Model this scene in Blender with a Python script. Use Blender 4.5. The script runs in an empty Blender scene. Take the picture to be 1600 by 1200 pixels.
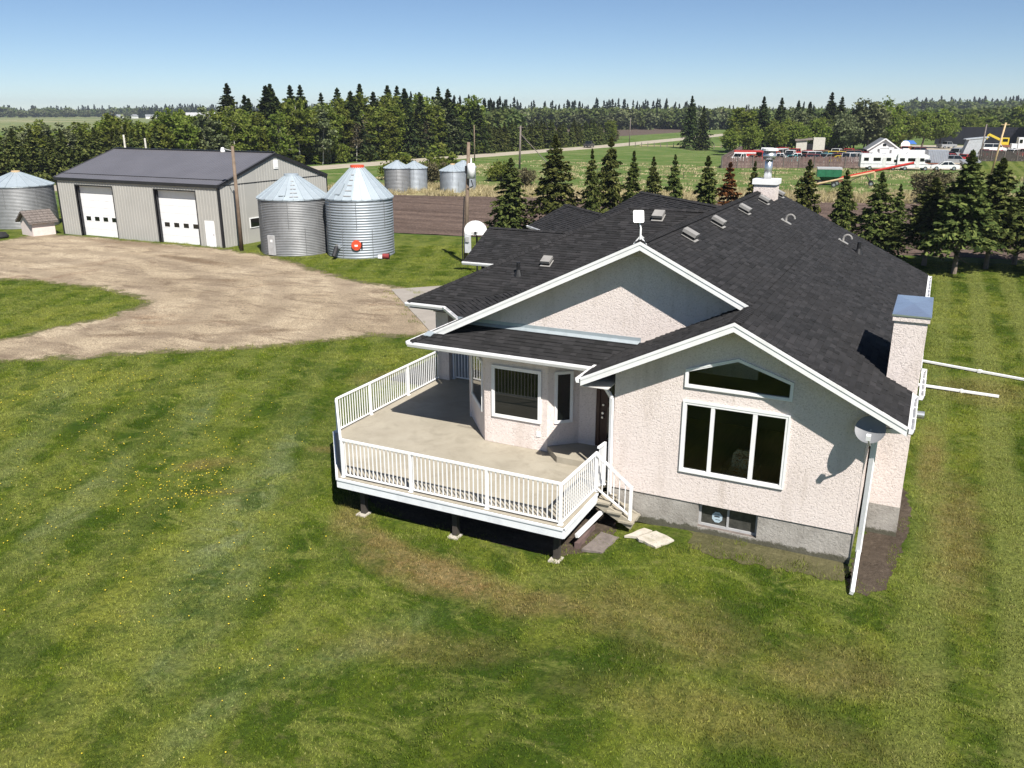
import bpy, math, random
import numpy as np
from mathutils import Vector, Matrix
from mathutils.geometry import tessellate_polygon

R = math.radians
SC = bpy.context.scene
COL = SC.collection

# ------------------------------------------------------------------ camera, sky, sun, exposure
F_PX, PITCH, YAW, CAM_H = 1325.0, math.atan(428.0 / 1325.0), R(26.2), 10.0
cam = bpy.data.cameras.new('camera')
cam.sensor_fit = 'HORIZONTAL'
cam.sensor_width = 36.0
cam.lens = 36.0 * F_PX / 1600.0
cam.clip_start, cam.clip_end = 0.1, 20000.0
cam_ob = bpy.data.objects.new('camera', cam)
COL.objects.link(cam_ob)
cam_ob.location = (0, 0, CAM_H)
cam_ob.rotation_euler = (math.pi / 2 - PITCH, 0, YAW)
SC.camera = cam_ob

SUN_TO = Vector((0.615, -0.572, 1.0)).normalized()          # towards the sun
world = bpy.data.worlds.new('World')
SC.world = world
world.use_nodes = True
wn = world.node_tree.nodes
wn.clear()
w_out = wn.new('ShaderNodeOutputWorld')
w_bg = wn.new('ShaderNodeBackground')
w_sky = wn.new('ShaderNodeTexSky')
w_sky.sky_type = 'NISHITA'
w_sky.sun_disc = False
w_sky.sun_elevation = math.asin(SUN_TO.z)
w_sky.sun_rotation = math.atan2(SUN_TO.x, SUN_TO.y)
w_sky.altitude = 1200
w_sky.air_density = 0.75
w_sky.dust_density = 0.0
w_sky.ozone_density = 4.0
w_bg.inputs['Strength'].default_value = 0.06
world.node_tree.links.new(w_sky.outputs[0], w_bg.inputs[0])
world.node_tree.links.new(w_bg.outputs[0], w_out.inputs[0])
sun = bpy.data.lights.new('sun', 'SUN')
sun.energy = 5.0
sun.angle = R(0.5)
sun.color = (1.0, 0.955, 0.89)
sun_ob = bpy.data.objects.new('sun', sun)
COL.objects.link(sun_ob)
sun_ob.location = (40, -40, 60)
sun_ob.rotation_euler = (-SUN_TO).to_track_quat('-Z', 'Y').to_euler()
SC.view_settings.view_transform = 'Standard'
SC.view_settings.look = 'None'
SC.view_settings.gamma = 1.0
SC.view_settings.exposure = 0.72
SC.view_settings.use_curve_mapping = False
SC.render.engine = 'CYCLES'
SC.cycles.max_bounces = 6
SC.cycles.diffuse_bounces = 2
SC.cycles.glossy_bounces = 3
SC.cycles.transparent_max_bounces = 8
SC.cycles.caustics_reflective = False
SC.cycles.caustics_refractive = False

# ------------------------------------------------------------------ mesh helpers
class MB:
    """collects shapes, builds ONE mesh object"""
    def __init__(s):
        s.v, s.f = [], []
    def poly(s, pts):
        n = len(s.v); s.v += [tuple(p) for p in pts]; s.f.append(tuple(range(n, n + len(pts)))); return s
    def extr(s, pts, vec):
        n = len(s.v); k = len(pts); vec = Vector(vec)
        s.v += [tuple(p) for p in pts] + [tuple(Vector(p) + vec) for p in pts]
        s.f.append(tuple(range(n + k - 1, n - 1, -1))); s.f.append(tuple(range(n + k, n + 2 * k)))
        for i in range(k):
            j = (i + 1) % k
            s.f.append((n + i, n + j, n + k + j, n + k + i))
        return s
    def box(s, x0, x1, y0, y1, z0, z1):
        return s.extr([(x0, y0, z0), (x1, y0, z0), (x1, y1, z0), (x0, y1, z0)], (0, 0, z1 - z0))
    def prism(s, pl, z0, z1):
        return s.extr([(p[0], p[1], z0) for p in pl], (0, 0, z1 - z0))
    def bar(s, p, q, w, h, up=(0, 0, 1)):
        p, q = Vector(p), Vector(q); d = (q - p).normalized(); up = Vector(up)
        if abs(d.dot(up)) > 0.98: up = Vector((0, 1, 0))
        a = d.cross(up).normalized(); b = a.cross(d).normalized()
        a *= w / 2; b *= h / 2
        return s.extr([p - a - b, p + a - b, p + a + b, p - a + b], q - p)
    def tube(s, p, q, r0, r1=None, n=8, cap=True):
        r1 = r0 if r1 is None else r1
        p, q = Vector(p), Vector(q); d = (q - p).normalized()
        a = d.orthogonal().normalized(); b = d.cross(a)
        k = len(s.v)
        for c, r in ((p, r0), (q, r1)):
            for i in range(n):
                t = 2 * math.pi * i / n
                s.v.append(tuple(c + (a * math.cos(t) + b * math.sin(t)) * r))
        for i in range(n):
            j = (i + 1) % n
            s.f.append((k + i, k + j, k + n + j, k + n + i))
        if cap:
            s.f.append(tuple(range(k + n - 1, k - 1, -1))); s.f.append(tuple(range(k + n, k + 2 * n)))
        return s
    def path(s, pts, r, n=6):
        for a, b in zip(pts, pts[1:]): s.tube(a, b, r, r, n)
        return s
    def lathe(s, prof, n=32, c=(0, 0, 0), a0=0.0, a1=2 * math.pi):
        k = len(s.v); full = abs(a1 - a0 - 2 * math.pi) < 1e-6; m = n if full else n + 1
        for r, z in prof:
            for i in range(m):
                t = a0 + (a1 - a0) * i / n
                s.v.append((c[0] + r * math.cos(t), c[1] + r * math.sin(t), c[2] + z))
        for a in range(len(prof) - 1):
            for i in range(n):
                j = (i + 1) % m
                s.f.append((k + a * m + i, k + a * m + j, k + (a + 1) * m + j, k + (a + 1) * m + i))
        return s
    def holed(s, outer, holes, o, u, v, th):
        """flat plate with holes; 2-D outlines placed at o + a*u + b*v, thickness vector th"""
        o, u, v, th = Vector(o), Vector(u), Vector(v), Vector(th)
        loops = [outer] + holes
        tri = tessellate_polygon([[Vector((p[0], p[1], 0)) for p in l] for l in loops])
        flat = [p for l in loops for p in l]
        n = len(s.v); k = len(flat)
        for off in (Vector((0, 0, 0)), th):
            s.v += [tuple(o + u * p[0] + v * p[1] + off) for p in flat]
        for t in tri:
            s.f.append((n + t[0], n + t[1], n + t[2])); s.f.append((n + k + t[2], n + k + t[1], n + k + t[0]))
        b = 0
        for l in loops:
            for i in range(len(l)):
                j = (i + 1) % len(l)
                s.f.append((n + b + i, n + b + j, n + k + b + j, n + k + b + i))
            b += len(l)
        return s
    def mesh(s, name, mat, smooth=False):
        me = bpy.data.meshes.new(name)
        me.from_pydata(s.v, [], s.f)
        if mat: me.materials.append(mat)
        if smooth: me.polygons.foreach_set('use_smooth', [True] * len(me.polygons))
        me.update()
        return me
    def build(s, name, mat, parent=None, smooth=False, kind=None):
        return add(name, s.mesh(name, mat, smooth), parent, kind)

def add(name, me, parent=None, kind=None):
    o = bpy.data.objects.new(name, me)
    COL.objects.link(o)
    if parent: o.parent = parent
    if kind: o['kind'] = kind
    return o

def np_mesh(name, V, F, mat, smooth=False):
    """V (n,3) float array, F (m,k) int array"""
    me = bpy.data.meshes.new(name)
    V = np.ascontiguousarray(V, dtype=np.float32); F = np.ascontiguousarray(F, dtype=np.int32)
    m, k = F.shape
    me.vertices.add(len(V)); me.vertices.foreach_set('co', V.ravel())
    me.loops.add(m * k); me.loops.foreach_set('vertex_index', F.ravel())
    me.polygons.add(m)
    me.polygons.foreach_set('loop_start', np.arange(0, m * k, k, dtype=np.int32))
    me.polygons.foreach_set('loop_total', np.full(m, k, dtype=np.int32))
    if smooth: me.polygons.foreach_set('use_smooth', np.ones(m, dtype=bool))
    me.materials.append(mat)
    me.update(calc_edges=True)
    return me

def tag(o, label, cat, group=None):
    o['label'] = label; o['category'] = cat
    if group: o['group'] = group
    return o

def thing(name, label, cat, loc=(0, 0, 0), rz=0.0, group=None):
    o = bpy.data.objects.new(name, None); COL.objects.link(o)
    o.empty_display_size = 0.3
    o.location = loc; o.rotation_euler = (0, 0, rz)
    return tag(o, label, cat, group)

def copy_tree(o, parent=None):
    c = o.copy(); COL.objects.link(c); c.parent = parent
    for ch in o.children: copy_tree(ch, c)
    return c

# ------------------------------------------------------------------ materials
class NT:
    def __init__(s, name):
        s.m = bpy.data.materials.new(name); s.m.use_nodes = True
        s.t = s.m.node_tree; s.n = s.t.nodes; s.n.clear()
        s.out = s.n.new('ShaderNodeOutputMaterial')
        s.geo = None
    def L(s, a, b): s.t.links.new(a, b)
    def pos(s):
        if not s.geo: s.geo = s.n.new('ShaderNodeNewGeometry')
        return s.geo.outputs['Position']
    def noise(s, scale, detail=4.0, rough=0.55, vec=None, dist=0.0, stretch=None):
        x = s.n.new('ShaderNodeTexNoise'); x.inputs['Scale'].default_value = scale
        x.inputs['Detail'].default_value = detail; x.inputs['Roughness'].default_value = rough
        x.inputs['Distortion'].default_value = dist
        v = vec or s.pos()
        if stretch:
            mp = s.n.new('ShaderNodeMapping'); mp.inputs['Scale'].default_value = stretch[:3]
            if len(stretch) > 3: mp.inputs['Rotation'].default_value = (0, 0, stretch[3])
            s.L(v, mp.inputs[0]); v = mp.outputs[0]
        s.L(v, x.inputs['Vector'])
        return x.outputs['Fac']
    def ramp(s, fac, stops, interp='LINEAR'):
        r = s.n.new('ShaderNodeValToRGB'); r.color_ramp.interpolation = interp
        e = r.color_ramp.elements
        while len(e) < len(stops): e.new(0.5)
        for el, (p, c) in zip(e, stops):
            el.position = p; el.color = (c, c, c, 1) if not hasattr(c, '__len__') else (*c[:3], 1)
        s.L(fac, r.inputs[0])
        return r.outputs[0]
    def mix(s, fac, a, b, mode='MIX'):
        x = s.n.new('ShaderNodeMix'); x.data_type = 'RGBA'; x.blend_type = mode
        for sock, val in ((x.inputs[0], fac), (x.inputs[6], a), (x.inputs[7], b)):
            if hasattr(val, 'is_linked') or hasattr(val, 'links'): s.L(val, sock)
            elif hasattr(val, '__len__'): sock.default_value = (*val[:3], 1)
            else: sock.default_value = val
        return x.outputs[2]
    def math(s, op, a, b=None, clamp=False):
        x = s.n.new('ShaderNodeMath'); x.operation = op; x.use_clamp = clamp
        for i, val in enumerate((a, b)):
            if val is None: continue
            if hasattr(val, 'links'): s.L(val, x.inputs[i])
            else: x.inputs[i].default_value = val
        return x.outputs[0]
    def bump(s, h, strength=0.5, dist=0.02, normal=None):
        b = s.n.new('ShaderNodeBump'); b.inputs['Strength'].default_value = strength
        b.inputs['Distance'].default_value = dist
        s.L(h, b.inputs['Height'])
        if normal: s.L(normal, b.inputs['Normal'])
        return b.outputs[0]
    def bsdf(s, col, rough=0.7, metal=0.0, spec=0.5, normal=None):
        b = s.n.new('ShaderNodeBsdfPrincipled')
        if hasattr(col, 'links'): s.L(col, b.inputs['Base Color'])
        else: b.inputs['Base Color'].default_value = (*col[:3], 1)
        if hasattr(rough, 'links'): s.L(rough, b.inputs['Roughness'])
        else: b.inputs['Roughness'].default_value = rough
        b.inputs['Metallic'].default_value = metal
        b.inputs['Specular IOR Level'].default_value = spec
        if normal: s.L(normal, b.inputs['Normal'])
        s.L(b.outputs[0], s.out.inputs[0])
        return b

def simple(name, col, rough=0.6, metal=0.0, var=0.12, scale=3.0, bump=0.0, bscale=60.0, spec=0.4, dirt=None):
    t = NT(name)
    c2 = tuple(x * (1 - var) for x in col); c1 = tuple(min(1, x * (1 + var)) for x in col)
    c = t.ramp(t.noise(scale, 5, 0.6), [(0.3, c2), (0.7, c1)])
    if dirt:
        c = t.mix(t.ramp(t.noise(dirt[1], 6, 0.65), [(0.5, 0.0), (0.75, dirt[2])]), c, dirt[0])
    n = t.bump(t.noise(bscale, 3, 0.6), bump, 0.01) if bump else None
    t.bsdf(c, rough, metal, spec, n)
    return t.m

M = {}
M['white_trim'] = simple('white_trim', (0.80, 0.80, 0.79), 0.45, var=0.04, dirt=((0.55, 0.54, 0.5), 2.0, 0.35))
M['white_metal'] = simple('white_metal', (0.82, 0.82, 0.82), 0.35, var=0.03, dirt=((0.6, 0.58, 0.54), 4.0, 0.3))
M['white_wood'] = simple('white_wood', (0.74, 0.76, 0.78), 0.6, var=0.06, bump=0.2, bscale=30, dirt=((0.42, 0.45, 0.5), 1.6, 0.5))
M['soffit'] = simple('soffit', (0.62, 0.6, 0.57), 0.6, var=0.05)
M['dark_metal'] = simple('dark_metal', (0.02, 0.02, 0.022), 0.45, var=0.2)
M['black'] = simple('black', (0.01, 0.01, 0.011), 0.6, var=0.3)
M['tire'] = simple('tire', (0.018, 0.018, 0.018), 0.85, var=0.3)
M['grey_metal'] = simple('grey_metal', (0.42, 0.42, 0.42), 0.5, 0.0, var=0.12, dirt=((0.2, 0.19, 0.18), 5, 0.4))
M['steel'] = simple('steel', (0.62, 0.64, 0.66), 0.35, 0.85, var=0.1)
M['brown_trim'] = simple('brown_trim', (0.055, 0.025, 0.018), 0.5, var=0.2)
M['pole_wood'] = simple('pole_wood', (0.17, 0.125, 0.09), 0.85, var=0.25, scale=2.5, bump=0.4, bscale=25)
M['post_wood'] = simple('post_wood', (0.05, 0.042, 0.035), 0.85, var=0.3, bump=0.3)
M['grey_wood'] = simple('grey_wood', (0.16, 0.135, 0.12), 0.9, var=0.3, scale=6, bump=0.4)
M['barn_wood'] = simple('barn_wood', (0.14, 0.095, 0.085), 0.9, var=0.35, scale=1.2, bump=0.4)
M['orange'] = simple('orange', (0.55, 0.10, 0.02), 0.5, var=0.2)
M['red'] = simple('red', (0.45, 0.03, 0.02), 0.45, var=0.2)
M['bin_red'] = simple('bin_red', (0.62, 0.075, 0.03), 0.5, var=0.15)
M['beige_paint'] = simple('beige_paint', (0.5, 0.36, 0.2), 0.6, var=0.2)
M['green_paint'] = simple('green_paint', (0.02, 0.13, 0.06), 0.45, var=0.2)
M['yellow'] = simple('yellow', (0.6, 0.33, 0.02), 0.5, var=0.2)
M['concrete'] = simple('concrete', (0.30, 0.27, 0.235), 0.85, var=0.1, scale=1.0, bump=0.2, bscale=40, dirt=((0.25, 0.22, 0.19), 0.8, 0.5))
M['paver'] = simple('paver', (0.46, 0.42, 0.36), 0.9, var=0.15, scale=4, bump=0.5, bscale=40, dirt=((0.2, 0.19, 0.12), 3, 0.7))
M['cushion'] = None

def m_stucco():
    t = NT('stucco')
    big = t.ramp(t.noise(0.7, 4, 0.6), [(0.3, (0.715, 0.625, 0.58)), (0.7, (0.77, 0.685, 0.64))])
    n1 = t.noise(24, 4, 0.62, dist=0.9)
    n2 = t.noise(42, 3, 0.6)
    h = t.math('ADD', t.ramp(n1, [(0.36, 0.0), (0.52, 1.0)]), t.math('MULTIPLY', n2, 0.35))
    pit = t.ramp(n1, [(0.34, 1.0), (0.43, 0.0)])
    c = t.mix(t.math('MULTIPLY', pit, 0.5), big, (0.40, 0.34, 0.31))
    # rain streaks below the sills
    c = t.mix(t.math('MULTIPLY', t.ramp(t.noise(1.0, 4, 0.6, stretch=(2.2, 2.2, 0.35)), [(0.54, 0.0), (0.72, 1.0)]), 0.34), c, (0.42, 0.345, 0.28))
    t.bsdf(c, 0.9, 0, 0.2, t.bump(h, 0.5, 0.02))
    return t.m
M['stucco'] = m_stucco()

def m_foundation():
    t = NT('parged_concrete')
    c = t.ramp(t.noise(1.3, 5, 0.65), [(0.3, (0.24, 0.22, 0.195)), (0.7, (0.42, 0.395, 0.36))])
    pit = t.ramp(t.noise(16, 4, 0.65, dist=0.6), [(0.30, 1.0), (0.42, 0.0)])
    c = t.mix(t.math('MULTIPLY', pit, 0.6), c, (0.12, 0.11, 0.095))
    sep = t.n.new('ShaderNodeSeparateXYZ'); t.L(t.pos(), sep.inputs[0])
    # splash dirt and algae along the foot, with its own ragged outline
    foot = t.math('SUBTRACT', t.math('ADD', -0.06, t.math('MULTIPLY', t.noise(4.5, 7, 0.82), 0.46)), sep.outputs[2])
    c = t.mix(t.ramp(foot, [(0.0, 0.0), (0.05, 0.85)]), c, (0.060, 0.058, 0.034))
    t.bsdf(c, 0.95, 0, 0.15, t.bump(t.noise(14, 5, 0.7, dist=0.6), 0.8, 0.03))
    return t.m
M['foundation'] = m_foundation()

def m_shingle():
    t = NT('asphalt_shingle')
    g = t.n.new('ShaderNodeNewGeometry'); oi = t.n.new('ShaderNodeObjectInfo')
    r = t.math('FRACT', t.math('ADD', g.outputs['Random Per Island'], oi.outputs['Random']))
    c = t.ramp(r, [(0.0, (0.006, 0.006, 0.0065)), (0.22, (0.014, 0.0135, 0.0145)), (0.7, (0.022, 0.0212, 0.0228)), (1.0, (0.037, 0.035, 0.037))])
    c = t.mix(t.ramp(t.noise(0.5, 3, 0.6), [(0.4, 0.0), (0.7, 0.35)]), c, (0.030, 0.026, 0.0255))
    c = t.mix(0.35, c, t.ramp(t.noise(220, 2, 0.7), [(0.35, 0.010), (0.7, 0.042)]))
    t.bsdf(c, 0.95, 0, 0.25, t.bump(t.noise(160, 2, 0.7), 0.4, 0.004))
    return t.m
M['shingle'] = m_shingle()

def m_deck():
    t = NT('deck_membrane')
    c = t.ramp(t.noise(0.9, 5, 0.6), [(0.3, (0.30, 0.268, 0.208)), (0.7, (0.375, 0.338, 0.268))])
    c = t.mix(t.ramp(t.noise(1.6, 7, 0.75, dist=0.6), [(0.50, 0.0), (0.72, 0.65)]), c, (0.215, 0.19, 0.145))
    c = t.mix(t.ramp(t.noise(0.6, 4, 0.6), [(0.55, 0.0), (0.7, 0.35)]), c, (0.46, 0.42, 0.345))
    c = t.mix(t.ramp(t.noise(25, 3, 0.6), [(0.62, 0.0), (0.75, 0.4)]), c, (0.20, 0.175, 0.135))
    t.bsdf(c, 0.75, 0, 0.3, t.bump(t.noise(90, 2, 0.6), 0.15, 0.005))
    return t.m
M['deck'] = m_deck()

def m_glass_dark():
    t = NT('dark_window_glass')
    t.bsdf((0.006, 0.008, 0.007), 0.03, 0, 0.6)
    return t.m
M['glass'] = m_glass_dark()

t = NT('dusty_glass'); t.bsdf(t.ramp(t.noise(5, 5, 0.7), [(0.35, (0.035, 0.036, 0.033)), (0.7, (0.085, 0.083, 0.072))]), 0.25, 0, 0.5); M['dusty_glass'] = t.m
def m_glass_clear():
    t = NT('clear_window_glass')
    tr = t.n.new('ShaderNodeBsdfTransparent'); tr.inputs[0].default_value = (0.86, 0.89, 0.86, 1)
    gl = t.n.new('ShaderNodeBsdfGlossy'); gl.inputs['Roughness'].default_value = 0.02
    fr = t.n.new('ShaderNodeFresnel'); fr.inputs[0].default_value = 1.45
    mx = t.n.new('ShaderNodeMixShader')
    t.L(fr.outputs[0], mx.inputs[0]); t.L(tr.outputs[0], mx.inputs[1]); t.L(gl.outputs[0], mx.inputs[2])
    t.L(mx.outputs[0], t.out.inputs[0])
    return t.m
M['clear_glass'] = m_glass_clear()

def m_galv(name, col, rough, blotch, rows=0.0):
    t = NT(name)
    c = t.ramp(t.noise(1.4, 6, 0.7), [(0.25, tuple(x * (1 - blotch) for x in col)), (0.75, col)])
    c = t.mix(t.ramp(t.noise(1.2, 5, 0.7, stretch=(1.0, 1.0, 5.0)), [(0.55, 0.0), (0.8, 0.5)]), c, tuple(x * 0.62 for x in col))
    # rust and soil streaks running down
    c = t.mix(t.ramp(t.noise(2.2, 5, 0.7, stretch=(1.6, 1.6, 0.22)), [(0.62, 0.0), (0.85, 0.45)]), c, (0.2, 0.16, 0.13))
    t.bsdf(c, rough, 0.3, 0.35)
    return t.m
M['galv'] = m_galv('galvanised_steel', (0.36, 0.395, 0.43), 0.5, 0.25)
M['galv_old'] = m_galv('weathered_galvanised_steel', (0.28, 0.285, 0.29), 0.5, 0.35)
M['galv_roof'] = m_galv('galvanised_roof_steel', (0.42, 0.48, 0.52), 0.5, 0.15)

def m_siding():
    t = NT('grey_metal_siding')
    c = t.ramp(t.noise(0.5, 4, 0.6), [(0.3, (0.36, 0.352, 0.325)), (0.7, (0.40, 0.39, 0.36))])
    c = t.mix(t.ramp(t.noise(1.5, 5, 0.7, stretch=(1, 1, .15)), [(0.6, 0.0), (0.85, 0.4)]), c, (0.27, 0.255, 0.23))
    t.bsdf(c, 0.5, 0.0, 0.4)
    return t.m
M['siding'] = m_siding()
M['shed_roof'] = simple('dark_metal_roofing', (0.125, 0.122, 0.135), 0.38, 0.0, var=0.08, scale=0.4, spec=0.5)

# ---- ground colours (all from world position, so they stay put)
def ellipse_mask(t, patches):
    """soft elliptical wear patches with noisy rims"""
    tot = None
    wob = t.noise(0.9, 5, 0.7)
    for (x, y, rx, ry, rz, k) in patches:
        mp = t.n.new('ShaderNodeMapping'); mp.vector_type = 'TEXTURE'
        mp.inputs['Location'].default_value = (x, y, 0); mp.inputs['Scale'].default_value = (rx, ry, 1000)
        mp.inputs['Rotation'].default_value = (0, 0, rz)
        t.L(t.pos(), mp.inputs[0])
        ln = t.n.new('ShaderNodeVectorMath'); ln.operation = 'LENGTH'; t.L(mp.outputs[0], ln.inputs[0])
        d = t.math('ADD', ln.outputs['Value'], t.math('MULTIPLY', t.math('SUBTRACT', wob, 0.5), 1.3))
        m = t.math('MULTIPLY', t.ramp(d, [(0.35, 1.0), (1.0, 0.0)]), k)
        tot = m if tot is None else t.math('MAXIMUM', tot, m)
    return tot

DRY = [(-11.2, 15.5, 2.6, 0.55, -0.35, 0.8), (-9.2, 14.8, 3.0, 0.9, -0.12, 1.0), (-6.4, 14.6, 2.2, 0.8, 0.2, 0.7), (0.9, 26.5, 0.5, 4.0, 0.0, 0.6), (-12.6, 16.1, 1.6, 0.7, -0.8, 0.6), (-4.2, 14.9, 3.4, 1.5, -0.1, 0.5), (-0.6, 14.7, 2.2, 1.2, 0.4, 0.5),
       (1.6, 22.0, 0.9, 5.0, 0.0, 0.6), (2.6, 34.6, 2.2, 2.4, 0.0, 0.5), (-16.4, 23.0, 1.0, 2.6, 0.2, 0.35), (-18.2, 26.6, 2.2, 1.2, 0.5, 0.45),
       (-15.4, 21.2, 0.5, 0.8, 0.3, 0.6), (-16.2, 19.8, 0.9, 0.35, 0.3, 0.5), (-18.7, 17.3, 1.3, 0.6, 0.8, 0.55), (-16.9, 16.0, 1.2, 0.3, 0.6, 0.35),
       (-8.0, 12.2, 3.0, 0.8, 0.3, 0.35), (-2.0, 12.6, 4.0, 0.9, 0.1, 0.35)]

PALE = [(-15.6, 15.2, 5.5, 1.0, 2.0, 0.8), (-13.0, 11.6, 4.0, 0.9, 1.95, 0.65), (-17.8, 19.6, 3.5, 0.8, 2.05, 0.6), (-22.5, 20.5, 4.5, 0.8, 2.2, 0.45), (-19.6, 13.2, 4.5, 0.8, 2.05, 0.55),
        (-27.5, 18.6, 4.0, 0.9, 2.4, 0.45), (-9.0, 12.0, 2.5, 0.7, 1.2, 0.4), (-18.2, 24.6, 2.0, 0.6, 2.0, 0.4), (-10.5, 9.5, 3.0, 0.6, 1.7, 0.4), (-24.0, 14.5, 4.0, 0.8, 2.2, 0.4)]
DEEP = [(-17.4, 14.0, 4.5, 0.8, 2.0, 0.7), (-12.6, 13.4, 3.2, 0.8, 1.9, 0.75), (-21.5, 16.8, 5.0, 0.9, 2.15, 0.65), (-16.4, 21.6, 3.0, 0.8, 1.7, 0.7), (-20.0, 22.8, 3.5, 0.8, 2.1, 0.65), (-25.6, 21.8, 3.0, 0.8, 2.3, 0.6), (-6.0, 12.6, 3.5, 0.6, 0.2, 0.55), (-1.0, 13.4, 2.6, 0.6, -0.2, 0.55), (2.6, 18.5, 0.7, 4.0, 0.0, 0.5)]
def lawn_colour(t, blade=False):
    big = t.noise(0.16, 5, 0.62, dist=0.8)
    g = t.ramp(big, [(0.36, (0.055, 0.105, 0.006)), (0.49, (0.150, 0.205, 0.018)), (0.62, (0.300, 0.320, 0.055))])
    g = t.mix(ellipse_mask(t, DEEP), g, (0.038, 0.088, 0.006))
    g = t.mix(ellipse_mask(t, PALE), g, (0.330, 0.365, 0.190))
    g = t.mix(t.ramp(t.noise(0.8, 6, 0.72, dist=0.7, stretch=(1.0, 0.6, 1, 0.7)), [(0.47, 0.0), (0.57, 0.75)]), g, (0.048, 0.100, 0.006))
    g = t.mix(t.ramp(t.noise(0.65, 6, 0.75, dist=1.0, stretch=(0.7, 1.2, 1, -0.5)), [(0.50, 0.0), (0.60, 0.75)]), g, (0.300, 0.330, 0.075))
    # mowing passes: straight beside the house, turned on the left
    sep = t.n.new('ShaderNodeSeparateXYZ'); t.L(t.pos(), sep.inputs[0])
    for rot_, lo, hi, k in ((0.0, -1.0, 1.5, 0.75), (-0.44, -9.0, -13.0, 0.30)):
        wv = t.n.new('ShaderNodeTexWave'); wv.wave_type = 'BANDS'; wv.bands_direction = 'X'
        wv.inputs['Scale'].default_value = 0.17; wv.inputs['Distortion'].default_value = 1.3; wv.inputs['Detail'].default_value = 3.0; wv.inputs['Detail Scale'].default_value = 0.6
        mp = t.n.new('ShaderNodeMapping'); mp.inputs['Rotation'].default_value = (0, 0, rot_); t.L(t.pos(), mp.inputs[0]); t.L(mp.outputs[0], wv.inputs['Vector'])
        msk = t.n.new('ShaderNodeMapRange'); msk.inputs[1].default_value = lo; msk.inputs[2].default_value = hi; t.L(sep.outputs[0], msk.inputs[0])
        f = t.math('MULTIPLY', t.math('MULTIPLY', t.ramp(wv.outputs['Fac'], [(0.25, 0.0), (0.75, 1.0)]), msk.outputs[0]), k)
        g = t.mix(f, g, (0.310, 0.335, 0.090))
    # thin straw in the sward, worn brown ground
    g = t.mix(t.ramp(t.noise(2.6, 6, 0.78), [(0.54, 0.0), (0.70, 0.6)]), g, (0.29, 0.255, 0.105))
    dry = ellipse_mask(t, DRY)
    dry = t.math('MULTIPLY', dry, t.ramp(t.noise(1.7, 6, 0.78), [(0.26, 0.45), (0.52, 1.0)]))
    g = t.mix(dry, g, t.ramp(t.noise(3.0, 5, 0.75), [(0.3, (0.26, 0.16, 0.06)), (0.7, (0.46, 0.34, 0.165))]))
    # clumps of a hand's breadth
    g = t.mix(1.0, g, t.ramp(t.noise(5.5, 6, 0.82), [(0.31, 0.55), (0.45, 1.0), (0.60, 1.0)]), 'MULTIPLY')
    if blade:
        gi = t.n.new('ShaderNodeNewGeometry')
        g = t.mix(1.0, t.mix(0.10, g, (0.40, 0.44, 0.10)), t.ramp(gi.outputs['Random Per Island'], [(0.0, 0.45), (0.35, 0.9), (0.6, 1.0), (1.0, 1.0)]), 'MULTIPLY')
        g = t.mix(t.ramp(gi.outputs['Random Per Island'], [(0.955, 0.0), (0.975, 0.45)]), g, (0.42, 0.38, 0.17))
    return g

def m_lawn():
    t = NT('lawn')
    g = lawn_colour(t)
    fine = t.noise(9, 7, 0.85)
    g = t.mix(t.ramp(fine, [(0.38, 0.85), (0.62, 0.35)]), g, (0.020, 0.034, 0.005))
    t.bsdf(g, 1.0, 0, 0.1, t.bump(t.math('ADD', fine, t.noise(3, 4, 0.7)), 0.7, 0.08))
    return t.m
M['lawn'] = m_lawn()

def m_blade():
    t = NT('grass_blade')
    g = lawn_colour(t, True)
    d = t.n.new('ShaderNodeBsdfDiffuse'); tl = t.n.new('ShaderNodeBsdfTranslucent'); mx = t.n.new('ShaderNodeMixShader')
    mx.inputs[0].default_value = 0.3
    t.L(g, d.inputs[0]); t.L(g, tl.inputs[0]); t.L(d.outputs[0], mx.inputs[1]); t.L(tl.outputs[0], mx.inputs[2]); t.L(mx.outputs[0], t.out.inputs[0])
    return t.m
M['blade'] = m_blade()

def m_ground():
    t = NT('pasture')
    g = t.ramp(t.noise(0.03, 5, 0.65, dist=0.8), [(0.3, (0.060, 0.115, 0.020)), (0.55, (0.095, 0.145, 0.035)), (0.75, (0.15, 0.165, 0.06))])
    g = t.mix(t.ramp(t.noise(0.12, 6, 0.75, stretch=(1.0, 2.2, 1)), [(0.50, 0.0), (0.68, 0.8)]), g, (0.27, 0.245, 0.12))
    g = t.mix(t.ramp(t.noise(0.9, 5, 0.75), [(0.45, 0.0), (0.8, 0.5)]), g, (0.05, 0.085, 0.015))
    t.bsdf(g, 1.0, 0, 0.1, t.bump(t.noise(1.2, 6, 0.8), 0.8, 0.25))
    return t.m
M['pasture'] = m_ground()

def m_drygrass(name='dry_grass_soil'):
    t = NT(name)
    g = t.ramp(t.noise(0.25, 5, 0.7), [(0.3, (0.16, 0.17, 0.06)), (0.5, (0.30, 0.26, 0.14)), (0.75, (0.40, 0.35, 0.21))])
    t.bsdf(g, 1.0, 0, 0.1, t.bump(t.noise(1.6, 6, 0.8), 0.9, 0.2))
    return t.m
M['drygrass'] = m_drygrass()

def m_straw():
    t = NT('straw_blade')
    gi = t.n.new('ShaderNodeNewGeometry')
    g = t.ramp(gi.outputs['Random Per Island'], [(0.0, (0.20, 0.17, 0.07)), (0.5, (0.38, 0.32, 0.18)), (1.0, (0.52, 0.45, 0.28))])
    t.bsdf(g, 0.9, 0, 0.1)
    return t.m
M['straw'] = m_straw()

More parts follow.
